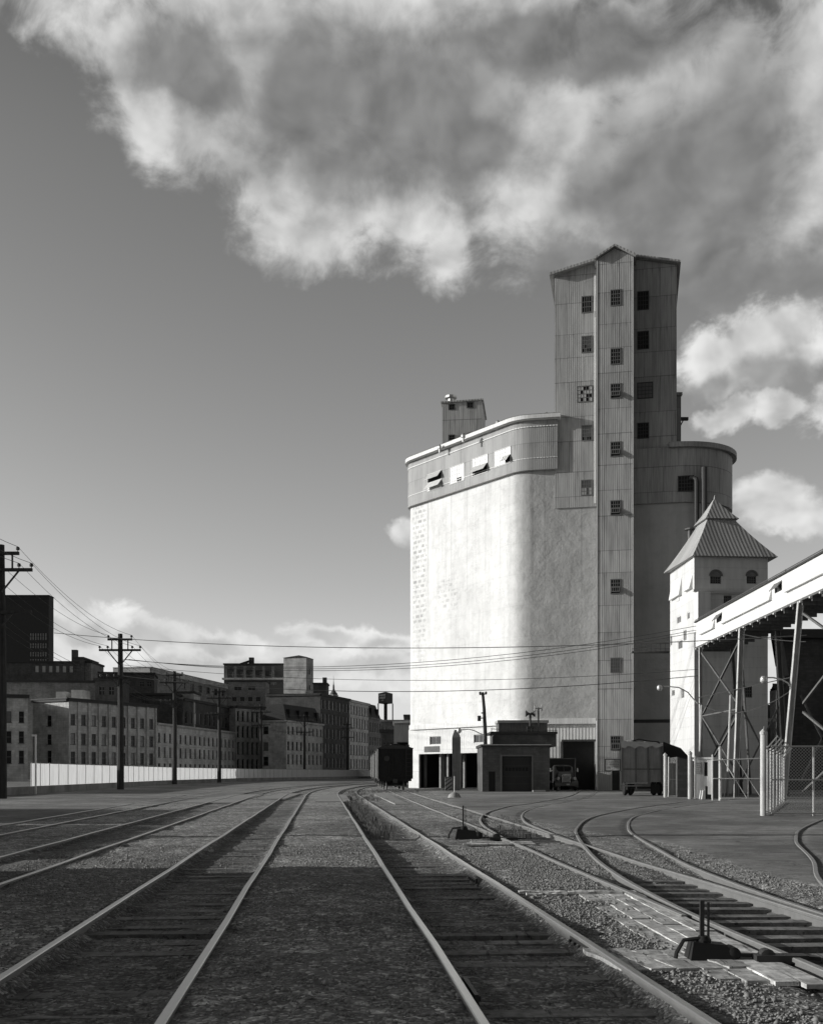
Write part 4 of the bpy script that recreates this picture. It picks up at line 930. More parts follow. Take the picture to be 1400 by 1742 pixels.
# small dark lean-to left of the upper storey
m = MB(); m.add([PT(838, 1270, 92.5), PT(842, 1270, 92.5), PT(842, 1248, 92.5), PT(838, 1254, 92.5)]+[p+Vector((0, 1.5, 0)) for p in (PT(838, 1270, 92.5), PT(842, 1270, 92.5), PT(842, 1248, 92.5), PT(838, 1254, 92.5))], [(0, 1, 2, 3), (7, 6, 5, 4), (0, 4, 5, 1), (1, 5, 6, 2), (2, 6, 7, 3), (3, 7, 4, 0)]); m.build('chute', 'iron', gar)

# concrete pier, striped barrier, bus-stop style sign
py_ = 97.; x0, x1 = XG(769, py_), XG(782, py_); m = MB(); zt = ZG(1255, py_)
m.prism([(x0, py_), (x1, py_), (x1+.12, py_+.7), (x0+.05, py_+.7)], -.05, zt)
cx_ = (x0+x1)/2; m.add([(x0, py_, zt), (x1, py_, zt), (x1+.12, py_+.7, zt), (x0+.05, py_+.7, zt), (cx_-.12, py_+.25, ZG(1242, py_)), (cx_+.18, py_+.25, ZG(1242, py_)), (cx_+.2, py_+.45, ZG(1242, py_)), (cx_-.1, py_+.45, ZG(1242, py_))], [(0, 1, 5, 4), (1, 2, 6, 5), (2, 3, 7, 6), (3, 0, 4, 7), (4, 5, 6, 7)])
tag(m.build('concrete_pier', 'concrete'), 'tall grey concrete pier with a tapered top between the two dark bays', 'pier')
br = thing('striped_barrier', 'low block with diagonal dark and pale stripes at the foot of the concrete pier', 'barrier', (XG(764, 95.5), 95.7, -.05))
x0, x1, z1 = XG(757, 95.5), XG(769, 95.5), ZG(1322, 95.5); m = MB(); m.box(x0, x1, 95.5, 95.9, -.05, z1); m.build('block', 'board_concrete', br)
m = MB(); wd_, ht_ = x1-x0, z1+.05
for i in range(-2, 6):
    t0 = i*.36; pts = []
    poly = [(0, t0), (wd_, t0+wd_*.75), (wd_, t0+wd_*.75+.16), (0, t0+.16)]
    poly = [(a, min(max(b, 0), ht_)) for a, b in poly]
    if len({b for a, b in poly}) > 2: m.add([(x0+a, 95.494, -.05+b) for a, b in poly], [(0, 1, 2, 3)])
m.build('stripes', 'stripe_dark', br)
st_ = thing('sign_post', 'small plain sign plate on a thin post set in a round concrete foot', 'sign', (*GP(773, 1357), -.03))
x, y = GP(773, 1357); m = MB(); m.lathe([(.42, -.05), (.40, .05), (.32, .2), (.18, .3), (.06, .33)], (x, y, 0), 16); m.build('foot', 'board_concrete', st_)
m = MB(); m.tube([(x, y, .2), (x, y, ZG(1318, y))], .035, 8); m.build('post', 'post_paint', st_)
m = MB(); m.box(x-.1, x+.12, y-.05, y-.035, ZG(1321, y), ZG(1313, y)); m.build('sign_plate', 'frame_grey', st_)

# ================================================================== PYRAMID ROOFED TOWER
pt = thing('pyramid_roof_tower', 'white boarded square tower with a tall pyramid sheet roof and lantern top', 'tower', (XG(1245, 88), 88, -.05))
ty = 85.; tx0, tx1 = XG(1181, ty), XG(1310, ty); td = 6.6; tz = ZG(946, ty)
K = [(tx0, ty), (tx1, ty+.55), (tx1-.15, ty+td+.5), (tx0-.22, ty+td)]
uF = Vector((K[1][0]-K[0][0], K[1][1]-K[0][1], 0)); LF = uF.length; uF.normalize(); nF = Vector((uF.y, -uF.x, 0))
uS = Vector((K[0][0]-K[3][0], K[0][1]-K[3][1], 0)); LS = uS.length; uS.normalize(); nS = Vector((uS.y, -uS.x, 0))
oF = Vector((*K[0], 0)); oS = Vector((*K[3], 0))
def TFa(px): k = (px-700)/F; return (k*oF.y-oF.x)/(uF.x-k*uF.y)
def TSa(px): k = (px-700)/F; return (k*oS.y-oS.x)/(uS.x-k*uS.y)
fh = []; side = []
def fwin(px0, px1, py0, py1): Y = (oF+uF*TFa(px0)).y; return (TFa(px0), TFa(px1), ZG(py1, Y), ZG(py0, Y))
def swin(px0, px1, py0, py1): Y = (oS+uS*TSa((px0+px1)/2)).y; return (TSa(px0), TSa(px1), ZG(py1, Y), ZG(py0, Y))
FW = [fwin(1208, 1227, 980, 993), fwin(1270, 1287, 980, 993), fwin(1231, 1245, 1013, 1028), fwin(1265, 1280, 1168, 1187)]
SW = [swin(1151, 1158.5, 1047, 1062), swin(1168.5, 1173.5, 1040, 1055), swin(1153, 1161, 1088, 1106), swin(1162, 1168, 1070, 1092), swin(1140, 1143.5, 1080, 1100), swin(1142, 1148, 1172, 1186), swin(1158, 1164, 1170, 1190)]
m = MB(); m.holes(oF, uF, nF, LF, -.06, tz, FW, .15); m.holes(oS, uS, nS, LS, -.06, tz, SW, .06, uoff=8); m.wall([K[1], K[2], K[3]], -.06, tz, u0=20); m.build('wall', 'tower_boards', pt)
for i, hh in enumerate(FW):
    o = oF+uF*hh[0]-nF*.12; o.z = hh[2]; f = window(pt, o, uF, nF, hh[1]-hh[0], hh[3]-hh[2], 4, 3, 'glass_dark', 'frame_grey', .05, .07, .03)
    if i < 2:   # arched head over the sash
        m = MB(); w_ = hh[1]-hh[0]; c_ = oF+uF*(hh[0]+w_/2)+nF*.03; zt_ = hh[3]
        ring = [(math.cos(a), math.sin(a)) for a in np.linspace(0, math.pi, 13)]
        for k in range(12):
            (c0, s0), (c1, s1) = ring[k], ring[k+1]; ro, ri = w_/2+.1, w_/2-.02
            P = [c_+uF*(r*c)+Vector((0, 0, zt_+r*s*.95)) for r, c, s in ((ri, c0, s0), (ro, c0, s0), (ro, c1, s1), (ri, c1, s1))]; Q = [p+nF*.05 for p in P]
            m.add(P+Q, [(4, 5, 6, 7), (1, 2, 6, 5), (3, 0, 4, 7)])
        m.build('arch_trim', 'frame_grey', f)
        m = MB(); P = [c_-nF*.015+uF*((w_/2-.02)*c)+Vector((0, 0, zt_+(w_/2-.02)*s*.95)) for c, s in ring]; m.add(P, [tuple(range(len(P)))]); m.build('arch_pane', 'glass_grey', f)
for hh in SW:
    o = oS+uS*hh[0]-nS*.04; o.z = hh[2]; window(pt, o, uS, nS, hh[1]-hh[0], hh[3]-hh[2], 3, 4, 'glass_grey', 'frame_white', .07, .12, .02)
# awnings on the sunlit side, flat ledge on the front
for (px0, px1, py0, py1) in ((1143, 1160, 985, 1017), (1167.5, 1178, 980, 1004)):
    Y = (oS+uS*TSa((px0+px1)/2)).y; a0, a1 = TSa(px0), TSa(px1); z1, z0 = ZG(py0, Y), ZG(py1, Y)
    m = MB(); P = [oS+uS*a0+Vector((0, 0, z1)), oS+uS*a1+Vector((0, 0, z1)), oS+uS*a1+nS*.28+Vector((0, 0, z0)), oS+uS*a0+nS*.28+Vector((0, 0, z0))]
    Q = [oS+uS*a0+Vector((0, 0, z0)), oS+uS*a1+Vector((0, 0, z0))]
    m.add(P+Q, [(0, 1, 2, 3), (4, 3, 2, 5), (0, 3, 4), (1, 5, 2)]); m.build('window_hood', 'white_paint', pt)
m = MB(); o = oS; a = TSa(1166); zz = ZG(1010, 87)
m.obox(o, uS, nS, 1.7, 2.5, 0, .04, ZG(1018, 88), ZG(985, 88)); m.build('shutter', 'frame_white', pt)
m = MB(); zl = ZG(1007, ty); m.obox((oF.x, oF.y, 0), uF, nF, -.15, TFa(1276), .0, .28, zl, zl+.16); m.obox((oF.x, oF.y, 0), uF, nF, 0, TFa(1276), .0, .22, zl-.12, zl-.002); m.build('string_course', 'trim_light', pt)
m = MB(); m.obox((oF.x, oF.y, 0), uF, nF, -.02, TFa(1201.5), -.02, .9, ZG(1075, 84.4), zl-.12); m.build('bay_box', 'gallery_boards', pt)
# roof: steep pyramid with a small raised cap
cx0 = sum(k[0] for k in K)/4; cy0 = sum(k[1] for k in K)/4
ov = .85; EVs = [(K[0][0]-ov*.55, K[0][1]-ov), (K[1][0]+ov, K[1][1]-ov), (K[2][0]+ov, K[2][1]+ov), (K[3][0]-ov*.9, K[3][1]+ov)]
EVs = [(K[0][0]-.25, K[0][1]-.5), (K[1][0]+.65, K[1][1]-.5), (K[2][0]+.6, K[2][1]+.6), (K[3][0]-.55, K[3][1]+.6)]
ez = tz-.05; apx = (XG(1216, 88), 88.2); az_ = ZG(849, 88)
f = .74; zc = ez+(az_-ez)*.72; N1 = [(e[0]+(apx[0]-e[0])*f, e[1]+(apx[1]-e[1])*f) for e in EVs]
def sag(mb, A, B, za, zb, k=5):  # slightly concave hipped roof between two rings
    rows = []
    for i in range(k+1):
        t = i/k; z = za+(zb-za)*(t-.16*t*(1-t)); rows.append([(a[0]+(b[0]-a[0])*t, a[1]+(b[1]-a[1])*t, z) for a, b in zip(A, B)])
    for s_ in range(4):
        u = 0
        for i in range(k):
            p, q = rows[i], rows[i+1]; e = (s_+1) % 4; hw = math.dist(p[s_], p[e])/2; hq = math.dist(q[s_], q[e])/2
            mb.add([p[s_], p[e], q[e], q[s_]], [(0, 1, 2, 3)], [[(-hw, i*.9), (hw, i*.9), (hq, i*.9+.9), (-hq, i*.9+.9)]])
m = MB(); sag(m, EVs, N1, ez, zc); m.add([(*p, ez) for p in EVs], [(3, 2, 1, 0)]); rf = m.build('roof', 'roof_sheet', pt)
C2 = [(apx[0]+(e[0]-apx[0])*.40, apx[1]+(e[1]-apx[1])*.40) for e in EVs]; C3 = [(apx[0]+(e[0]-apx[0])*.02, apx[1]+(e[1]-apx[1])*.02) for e in EVs]
m = MB(); sag(m, C2, C3, zc-.35, az_); m.add([(*p, zc-.35) for p in C2], [(3, 2, 1, 0)]); m.build('lantern_cap', 'roof_sheet', rf)
m = MB(); m.prism(N1, zc-.5, zc+.1); m.build('lantern', 'tar_roof', rf)
m = MB(); m.tube([(*apx, az_-.1), (apx[0]+.04, apx[1], az_+.35)], [.07, .02], 6); m.build('finial', 'trim_light', rf)
m = MB(); x, y = XG(1172, 90.5), 90.2; m.lathe([(.17, -2.2), (.17, 0)], (x, y, ZG(903, 90.5)), 10); m.lathe([(.42, 0), (.42, .1), (.1, .26)], (x, y, ZG(903, 90.5)), 10); m.build('vent_pipe', 'steel_truss', pt)
# walkway between elevator and tower
wkb = thing('footbridge', 'thin steel footbridge with a railing between the elevator and the pyramid roofed tower', 'footbridge', (XG(1105, 95), 95, 12.6))
m = MB(); yb_ = 93.5; xa, xb = XG(1075, yb_), XG(1140, yb_); zb_ = ZG(1110, yb_)
m.box(xa, xb, yb_, yb_+.8, zb_, zb_+.12); m.build('deck', 'steel_truss', wkb); m = MB(); m.bar((xa, yb_, zb_+.3), (xb, yb_, zb_+.3), .05); m.bar((xa, yb_, zb_+.75), (xb, yb_, zb_+.75), .05)
for x in np.linspace(xa, xb, 9): m.bar((x, yb_, zb_+.1), (x, yb_, zb_+.78), .04)
m.build('railing', 'steel_truss', wkb)

# ================================================================== CONVEYOR GALLERY on steel bents
cg = thing('conveyor_gallery', 'long white boarded conveyor gallery carried high on steel legs at the right', 'conveyor', (23.5, 70, -.05))
gx = XG(1182.5, 84.6); gw = 2.6; y0, y1 = 38., 84.5; zb0, zt0_ = ZG(1101, 84.5), ZG(1060, 84.5)
sl = lambda y: (84.5-y)*.005     # the faint slope of the floor
def gq(mb, x, ya, yb, za, zb, **k): mb.add([(x, yb, za+sl(yb)), (x, ya, za+sl(ya)), (x, ya, zb+sl(ya)), (x, yb, zb+sl(yb))], [(0, 1, 2, 3)], [[(yb, za), (ya, za), (ya, zb), (yb, zb)]])
wn = []
for px0, px1 in ((1219, 1228), (1318, 1330), (1450, 1470)):
    ya, yb = gx*F/(px1-700), gx*F/(px0-700); wn.append((ya, yb))
m = MB(); m.holes((gx, y1, 0), (0, -1, 0), (-1, 0, 0), y1-y0, zb0, zt0_, [(y1-b, y1-a, zb0+1.02, zb0+1.6) for a, b in wn], .12)
for v in range(len(m.v)): x, y, z = m.v[v]; m.v[v] = (x, y, z+sl(y))
m.build('side_wall', 'gallery_boards', cg)
m = MB(); gq(m, gx+gw, y0, y1, zb0, zt0_); m.quad((gx, y1, zb0), (gx+gw, y1, zb0), (gx+gw, y1, zt0_), (gx, y1, zt0_)); m.build('side_wall', 'gallery_boards', cg)
m = MB(); P = [(gx-.12, y0, zt0_), (gx+gw+.12, y0, zt0_), (gx+gw+.12, y1, zt0_), (gx-.12, y1, zt0_)]; P = [(a, b, c+sl(b)) for a, b, c in P]; Q = [(a, b, c+.1) for a, b, c in P]
m.add(P+Q, [(3, 2, 1, 0), (4, 5, 6, 7), (0, 1, 5, 4), (1, 2, 6, 5), (2, 3, 7, 6), (3, 0, 4, 7)]); m.build('roof', 'tar_roof', cg)
m = MB(); P = [(gx-.02, y0, zb0-.14), (gx+gw+.02, y0, zb0-.14), (gx+gw+.02, y1, zb0-.14), (gx-.02, y1, zb0-.14)]; P = [(a, b, c+sl(b)) for a, b, c in P]; Q = [(a, b, c+.13) for a, b, c in P]
m.add(P+Q, [(3, 2, 1, 0), (4, 5, 6, 7), (0, 1, 5, 4), (1, 2, 6, 5), (2, 3, 7, 6), (3, 0, 4, 7)])
for y in np.arange(y0+1, y1, 1.5): m.box(gx+.05, gx+gw-.05, y, y+.12, zb0-.4+sl(y), zb0-.141+sl(y))
m.build('floor_frame', 'steel_truss', cg)
for y in np.arange(y0+1, y1, 1.5): m = MB(); m.box(gx-.10, gx+.05, y-.02, y+.14, zb0-.24+sl(y), zb0-.142+sl(y)); m.build('joist_end', 'white_paint', cg)
for (pa_, pb_) in ((1193, 1216), (1230, 1313), (1339, 1440)):   # long hinged flaps along the side
    ya, yb = gx*F/(pb_-700), gx*F/(pa_-700); m = MB(); zf = zb0+.72
    P = [(gx-.01, yb, zf+.75), (gx-.01, ya, zf+.75), (gx-.20, ya, zf), (gx-.20, yb, zf)]; P = [(a, b, c+sl(b)) for a, b, c in P]
    B_ = [(gx-.01, yb, zf+sl(yb)), (gx-.01, ya, zf+sl(ya))]
    m.add(P+B_, [(0, 1, 2, 3), (3, 2, 5, 4), (0, 3, 4), (1, 5, 2)]); m.build('hinged_flap', 'gallery_boards', cg)
for ya, yb in wn:
    m = MB(); m.box(gx+.06, gx+.1, ya, yb, zb0+1.02+sl(ya), zb0+1.6+sl(ya)); f = m.build('window', 'glass_dark', cg)
    m = MB(); zc_ = zb0+1.6+sl(ya); m.add([(gx-.02, ya, zc_), (gx-.02, yb, zc_), (gx-.36, yb, zc_-.45), (gx-.36, ya, zc_-.45)], [(0, 1, 2, 3)]); m.bar((gx, ya, zc_), (gx-.34, ya, zc_-.45), .05); m.bar((gx, yb, zc_), (gx-.34, yb, zc_-.45), .05); m.build('sash', 'frame_grey', f)
m = MB(); pts = [(gx-.05, y, zt0_+.2+sl(y)) for y in np.linspace(y1, y0, 6)]; m.tube(pts, .03, 6)
for y in np.arange(y0+2, y1, 6): m.bar((gx-.05, y, zt0_+sl(y)), (gx-.05, y, zt0_+.24+sl(y)), .06)
m.build('conduit', 'steel_truss', cg)
# bents
def yleg(px): return gx*F/(px-700)
yb1, yb2, yb3 = yleg(1188.5)-.2, yleg(1259), yleg(1361)+.2
def bent(y, xa, xb, foota, footb, wleg, lab):
    for xt, xf, dy in ((xa, foota[0], foota[1]), (xb, footb[0], footb[1])):
        m = MB(); P0_, P1_ = Vector((xt, y, zb0-.14+sl(y))), Vector((xf, y+dy, -.1)); 
        m.bar(P0_, P1_, wleg, .06); s_ = (P1_-P0_).cross(Vector((0, 1, 0))).normalized()*(wleg/2-.02)
        m.bar(P0_+s_, P1_+s_, .05, wleg*.9); m.bar(P0_-s_, P1_-s_, .05, wleg*.9); m.build('leg', 'steel_leg' if xt == xa else 'steel_truss', cg)
bent(yb1, gx+.1, gx+gw-.1, (gx+.15, 0), (gx+gw+.6, 0), .26, 1)
bent(yb2, gx+.1, gx+gw-.1, (XG(1251, yb2), 0), (gx+gw+.5, 0), .34, 2)
bent(yb3, gx+.1, gx+gw-.1, (XG(1332, yb3), 0), (gx+gw+.9, 0), .30, 3)
bent(49., gx+.1, gx+gw-.1, (gx-.4, 0), (gx+gw+.6, 0), .3, 4)
def br_(ya, za, yb, zb_, x=None, w=.12, x2=None): m = MB(); x = gx+.2 if x is None else x; m.bar((x, ya, za), (x if x2 is None else x2, yb, zb_), w); m.build('brace', 'steel_truss', cg)
for x in (gx+.15,):
    br_(yb1, 10.8, yb2, 5.8, x); br_(yb1, 5.8, yb2, 10.8, x); br_(yb1, 6.0, yb2, 1., x); br_(yb1, 1., yb2, 6.0, x); br_(yb1, 5.9, yb2, 5.9, x, .1)
    br_(yb3-.3, 10.6, 49., 5.5, x); br_(yb3-.3, 5.5, 49., 10.6, x); br_(yb3-.3, 5.0, 49., .5, x); br_(yb3-.3, .5, 49., 5., x)
for y in (yb1, yb2, yb3): br_(y+.03, 1, y+.03, 6, gx+.1, .1, gx+gw); br_(y+.03, 6, y+.03, 1, gx+.1, .1, gx+gw)
# straight pipes and poles standing among the bents
for px, py0, py1, Y, r, lb in ((1241, 1183, 1350, 74, .09, 'slim grey pipe post standing between the first two gallery legs'), (1191.5, 1200, 1345, 80, .08, 'thin leaning pipe leaned against the first gallery leg')):
    m = MB(); m.tube([(XG(px+2, Y), Y, ZG(py0, Y)), (XG(px-4, Y), Y, -.05)], r, 8); tag(m.build('pipe_post', 'steel_leg'), lb, 'pipe')
m = MB(); m.tube([(XG(1263, 78), 78, ZG(1140, 78)), (XG(1277, 78), 78, -.05)], .09, 6); tag(m.build('pipe_post', 'steel_truss'), 'thin dark pipe post leaning behind the middle gallery leg', 'pipe')

# street lamps on curved arms
def lamp(label, px, py, pts, Y, r=.22):
    t = thing('lamp_arm', label, 'street lamp', (XG(px, Y), Y, ZG(py, Y)), 'arm lamps in the yard')
    m = MB(); m.tube([PT(a, b, Y) for a, b in pts], .045, 6); m.build('arm', 'post_paint', t)
    c = PT(px, py, Y); m = MB(); m.lathe([(.02, .2), (.13, .18), (.2, .06), (.2, 0)][::-1], tuple(c), 12); m.build('lamp_hood', 'zinc', t)
    m = MB(); m.lathe([(.01, -.24), (.12, -.21), (.2, -.12), (.2, 0)], tuple(c), 12); m.build('lamp_bowl', 'lamp_glass', t)
lamp('glass lamp on a long curved arm just left of the pyramid roofed tower', 1122, 1170, [(1125, 1168), (1136, 1168), (1155, 1170), (1170, 1178), (1180, 1190), (1187, 1197)], 82)
lamp('glass lamp on a curved arm before the shaded front of the pyramid roofed tower', 1299, 1156, [(1303, 1153), (1315, 1153), (1329, 1156), (1340, 1162), (1348, 1173)], 62)
lamp('thin curved lamp arm reaching left from the utility pole at the garage', 781, 1243, [(784, 1242), (797, 1241), (806, 1243), (816, 1248), (822, 1250)], 92, .15)

# dark buildings at the far right
db = thing('dark_warehouse', 'dark building behind the gallery legs at the right edge', 'building', (XG(1400, 110), 112, 0))
m = MB(); m.prism([(XG(1334, 100), 100), (XG(1480, 100), 100), (XG(1480, 100), 125), (XG(1338, 125), 125)], -.05, ZG(1085, 100)); m.build('wall', 'brown_brick', db)
m = MB(); m.prism([(XG(1311, 99), 99), (XG(1480, 99), 99), (XG(1480, 100), 126), (XG(1338, 126), 126)], ZG(1085, 99), ZG(1070, 99)); m.build('roof', 'tar_roof', db)
m = MB(); m.bar((XG(1325, 99.5), 99.5, ZG(1085, 99.5)), (XG(1336, 99.5), 99.5, ZG(1150, 99.5)), .5, .4); m.build('strut', 'steel_truss', db)
db2 = thing('dark_shed', 'low dark shed with a flat roof between the pyramid roofed tower and the gallery leg', 'shed', (XG(1330, 94), 94, 0))
m = MB(); m.prism([(XG(1321, 94), 94), (XG(1337, 94), 94), (XG(1337, 94)+.5, 99.8), (XG(1324, 99.8), 99.8)], -.05, ZG(1167, 94)); m.build('wall', 'brown_brick', db2); m = MB(); m.prism([(XG(1314, 93.6), 93.6), (XG(1338, 93.6), 93.6), (XG(1338, 94)+.5, 99.8), (XG(1320, 99.8), 99.8)], ZG(1167, 93.6), ZG(1163, 93.6)); m.build('roof', 'tar_roof', db2)
m = MB(); m.box(XG(1305, 110), XG(1325, 110), 110, 114, -.05, ZG(1199, 110)); tag(m.build('low_wall', 'concrete'), 'grey wall low in the bright gap right of the pyramid roofed tower', 'wall')

# ================================================================== TRUCK, TRAILER
def make_truck(x0, y0):
    t = thing('parked_truck', 'old dark round-fendered truck parked nose out by the elevator door', 'truck', (x0, y0, -.02))
    z = -.02
    P = lambda x, y, zz: (x0+x, y0+y, z+zz)
    def bx(mb, a, b, c, d, e, f): mb.box(x0+a, x0+b, y0+c, y0+d, z+e, z+f)
    def loftx(mb, secs, smooth=True):   # secs: (y, [(x,z)...])
        n = len(secs[0][1]); vs = [P(a, y, b) for y, pr in secs for a, b in pr]
        fs = [(i*n+k, i*n+(k+1) % n, (i+1)*n+(k+1) % n, (i+1)*n+k) for i in range(len(secs)-1) for k in range(n)]
        fs += [tuple(range(n))[::-1], tuple(range((len(secs)-1)*n, len(secs)*n))]; mb.add(vs, fs, None, smooth)
    def prof(w, zb, zt, r=.2, ch=6):
        pts = [(-w, zb)]
        for i in range(ch+1): a = math.pi-math.pi/2*i/ch; pts.append((-w+r+r*math.cos(a), zt-r+r*math.sin(a)))
        for i in range(ch+1): a = math.pi/2-math.pi/2*i/ch; pts.append((w-r+r*math.cos(a), zt-r+r*math.sin(a)))
        pts.append((w, zb)); return pts
    m = MB(); loftx(m, [(0.12, prof(.40, .62, 1.42, .16)), (.3, prof(.46, .6, 1.52, .2)), (1.45, prof(.62, .6, 1.62, .22))]); m.build('hood', 'truck_paint', t)
    m = MB(); loftx(m, [(1.45, prof(.78, .6, 1.62, .1)), (1.55, prof(.84, .6, 1.7, .15)), (1.75, prof(.80, .6, 2.22, .25)), (2.9, prof(.84, .6, 2.28, .25))]); cab = m.build('cab', 'truck_paint', t)
    for s_ in (-1, 1):
        m = MB(); m.quad(P(s_*.04, 1.53, 1.70), P(s_*.68, 1.56, 1.70), P(s_*.64, 1.70, 2.12), P(s_*.04, 1.67, 2.14)); m.build('windscreen', 'glass_dark', cab)
    m = MB(); bx(m, -.34, .34, .06, .13, .72, 1.36); g = m.build('grille', 'iron', t); m = MB()
    for i in range(9): bx(m, -.31+i*.075, -.29+i*.075, .04, .06, .74, 1.34)
    bx(m, -.37, .37, .045, .1, 1.36, 1.41); bx(m, -.37, -.34, .045, .1, .7, 1.36); bx(m, .34, .37, .045, .1, .7, 1.36); m.build('grille_bars', 'chrome', g)
    for s_ in (-1, 1):
        m = MB(); secs = []
        for i in range(11):
            a = math.pi*i/10; secs.append((.62-.58*math.cos(a), .52+.60*math.sin(a)**.8))
        vs = []
        for y, zz in secs: vs += [P(s_*.48, y, zz+.02), P(s_*.75, y, zz), P(s_*.98, y, zz-.08), P(s_*1.03, y, zz-.22), P(s_*1.0, y, zz-.24), P(s_*.48, y, zz-.08)]
        n = 6; m.add(vs, [(i*n+k, i*n+(k+1) % n, (i+1)*n+(k+1) % n, (i+1)*n+k) for i in range(10) for k in range(n)], None, True); m.build('fender', 'truck_paint', t)
        m = MB(); m.lathe([(.04, -.02), (.15, 0), (.17, .06), (.15, .2), (.05, .28)], P(s_*.72, -.02, 1.06), 14, 'y'); hl = m.build('headlight', 'truck_paint', t)
        m = MB(); m.lathe([(.14, -.022), (.10, -.05), (.02, -.06)][::-1], P(s_*.72, .0, 1.06), 14, 'y'); m.build('lens', 'lamp_glass', hl)
        for yy, xx_ in ((.62, .86), (4.6, .80), (5.7, .8)):
            m = MB(); m.lathe([(.30, -.15), (.47, -.13), (.5, -.05), (.5, .05), (.47, .13), (.3, .15)], P(s_*xx_, yy, .5), 16, 'x'); wq = m.build('wheel', 'rubber', t)
            m = MB(); m.lathe([(.28, -.1), (.28, .1)], P(s_*(xx_+.04), yy, .5), 12, 'x'); m.build('rim', 'steel_truss', wq)
        m = MB(); m.bar(P(s_*1.0, 1.7, 1.75), P(s_*1.22, 1.6, 1.8), .03); bx(m, s_*1.22-.07, s_*1.22+.07, 1.58, 1.61, 1.65, 2.0); m.build('mirror', 'chrome', t)
    m = MB(); bx(m, -1.0, 1.0, -.12, -.04, .42, .64); bx(m, -.5, -.4, -.04, .3, .45, .6); bx(m, .4, .5, -.04, .3, .45, .6); m.build('bumper', 'truck_paint', t)
    m = MB(); bx(m, -.02, .26, -.14, -.122, .5, .62); m.build('number_plate', 'sign_board', t)
    m = MB(); bx(m, -1.22, 1.22, 3.0, 8.5, .95, 2.85); m.build('cargo_box', 'black_paint', t)
    m = MB(); bx(m, -1.26, -1.16, 2.94, 3.06, .9, 2.9); bx(m, 1.16, 1.26, 2.94, 3.06, .9, 2.9); bx(m, -1.16, 1.16, 2.95, 3.05, 2.82, 2.9); m.build('box_frame', 'steel_truss', t)
    m = MB(); bx(m, -.45, -.33, .2, 8.3, .55, .8); bx(m, .33, .45, .2, 8.3, .55, .8); m.build('chassis', 'black_paint', t)
make_truck(XG(963.5, 95.2), 95.2)
def make_trailer():
    Y = 74.5; x0, x1 = XG(1059, Y), XG(1125, Y); z0, z1 = ZG(1331, Y), ZG(1268, Y); L = 9.
    t = thing('grain_trailer', 'ribbed grain trailer seen from behind with a sagging pale tarpaulin on top', 'trailer', ((x0+x1)/2, Y+3, -.02))
    sk = .22   # heading: away to the right
    P = lambda x, y, z: (x+y*sk, Y+y, z)
    def pb(mb, a, b, c, d, e, f):
        v = [P(x, y, z) for z in (e, f) for y in (c, d) for x in (a, b)]; mb.add(v, [(0, 2, 3, 1), (4, 5, 7, 6), (0, 1, 5, 4), (2, 6, 7, 3), (0, 4, 6, 2), (1, 3, 7, 5)])
    m = MB(); pb(m, x0, x1, 0, L, z0, z1); m.build('body', 'trailer_board', t)
    m = MB(); w = x1-x0
    for k in (0., .345, .66, 1.): pb(m, x0+w*k-.05, x0+w*k+.05, -.09, -.002, z0-.1, z1+.18-.1*abs(k-.3))
    pb(m, x0, x1, -.05, -.003, z0+.85, z0+.93)
    m.build('rear_rib', 'steel_truss', t)
    for y in np.arange(.6, L, 1.1): m = MB(); pb(m, x1+.002, x1+.09, y, y+.1, z0, z1+.1); m.build('side_rib', 'steel_truss', t)
    m = MB(); nx, ny = 12, 14; rr = random.Random(2); G = [[P(x0-.1+(w+.2)*i/nx, -.1+(L+.1)*j/ny, z1+.10+.13*math.sin(math.pi*i/nx)*(.9+.3*math.sin(j*1.3))+rr.uniform(-.07, .07)+(.12 if i < 4 else 0)) for i in range(nx+1)] for j in range(ny+1)]
    vs = [p for r_ in G for p in r_]; m.add(vs, [(j*(nx+1)+i, j*(nx+1)+i+1, (j+1)*(nx+1)+i+1, (j+1)*(nx+1)+i) for j in range(ny) for i in range(nx)], None, True)
    e = G[0]; m.add([*e, *[(p[0], p[1]-.01, z1-.14-.1*math.sin(i*2.)) for i, p in enumerate(e)]], [(i, i+nx+1, i+nx+2, i+1) for i in range(nx)]); m.build('tarpaulin', 'canvas', t)
    m = MB(); m.tube([P(x0+.7, .1, z1+.30), P(x0+1.1, .5, z1+.42), P(x0+1.7, 1.5, z1+.34), P(x1-.2, 2.5, z1+.3), P(x1+.1, 4, z1+.1)], .05, 6); m.tube([P(x0+.7, .1, z1+.30), P(x0+.9, 0, z1+.25), P(x0+1.6, .1, z1+.1), P(x1-.1, .2, z1+.15)], .05, 6); m.build('tarpaulin_rope', 'black_paint', t)
    m = MB(); pb(m, x0+.35, x0+.5, .0, L, z0-.35, z0-.002); pb(m, x1-.5, x1-.35, .0, L, z0-.35, z0-.002); pb(m, x0+.2, x1-.2, .1, .3, .45, .6); m.build('chassis', 'black_paint', t)
    m = MB(); pb(m, x0+.2, x0+1.75, -.5, -.1, z0-.12, z0-.02); pb(m, x0+.25, x0+.33, -.3, -.2, .4, z0-.1); pb(m, x0+.9, x0+.98, -.3, -.2, .4, z0-.1); pb(m, x0-.1, x0+1.2, -.35, -.25, .62, .7); m.build('rear_step', 'grey_wood', t)
    for y in (.6, 1.9, 7.2):
        for xx in (x0+.15, x0+.52, x1-.52, x1-.12):
            m = MB(); c = P(xx, y, .48); m.lathe([(.26, -.12), (.46, -.1), (.49, -.04), (.49, .04), (.46, .1), (.26, .12)], c, 16, 'x'); wq = m.build('wheel', 'rubber', t)
            m = MB(); m.lathe([(.24, -.1), (.24, .1)], c, 10, 'x'); m.build('rim', 'steel_truss', wq)
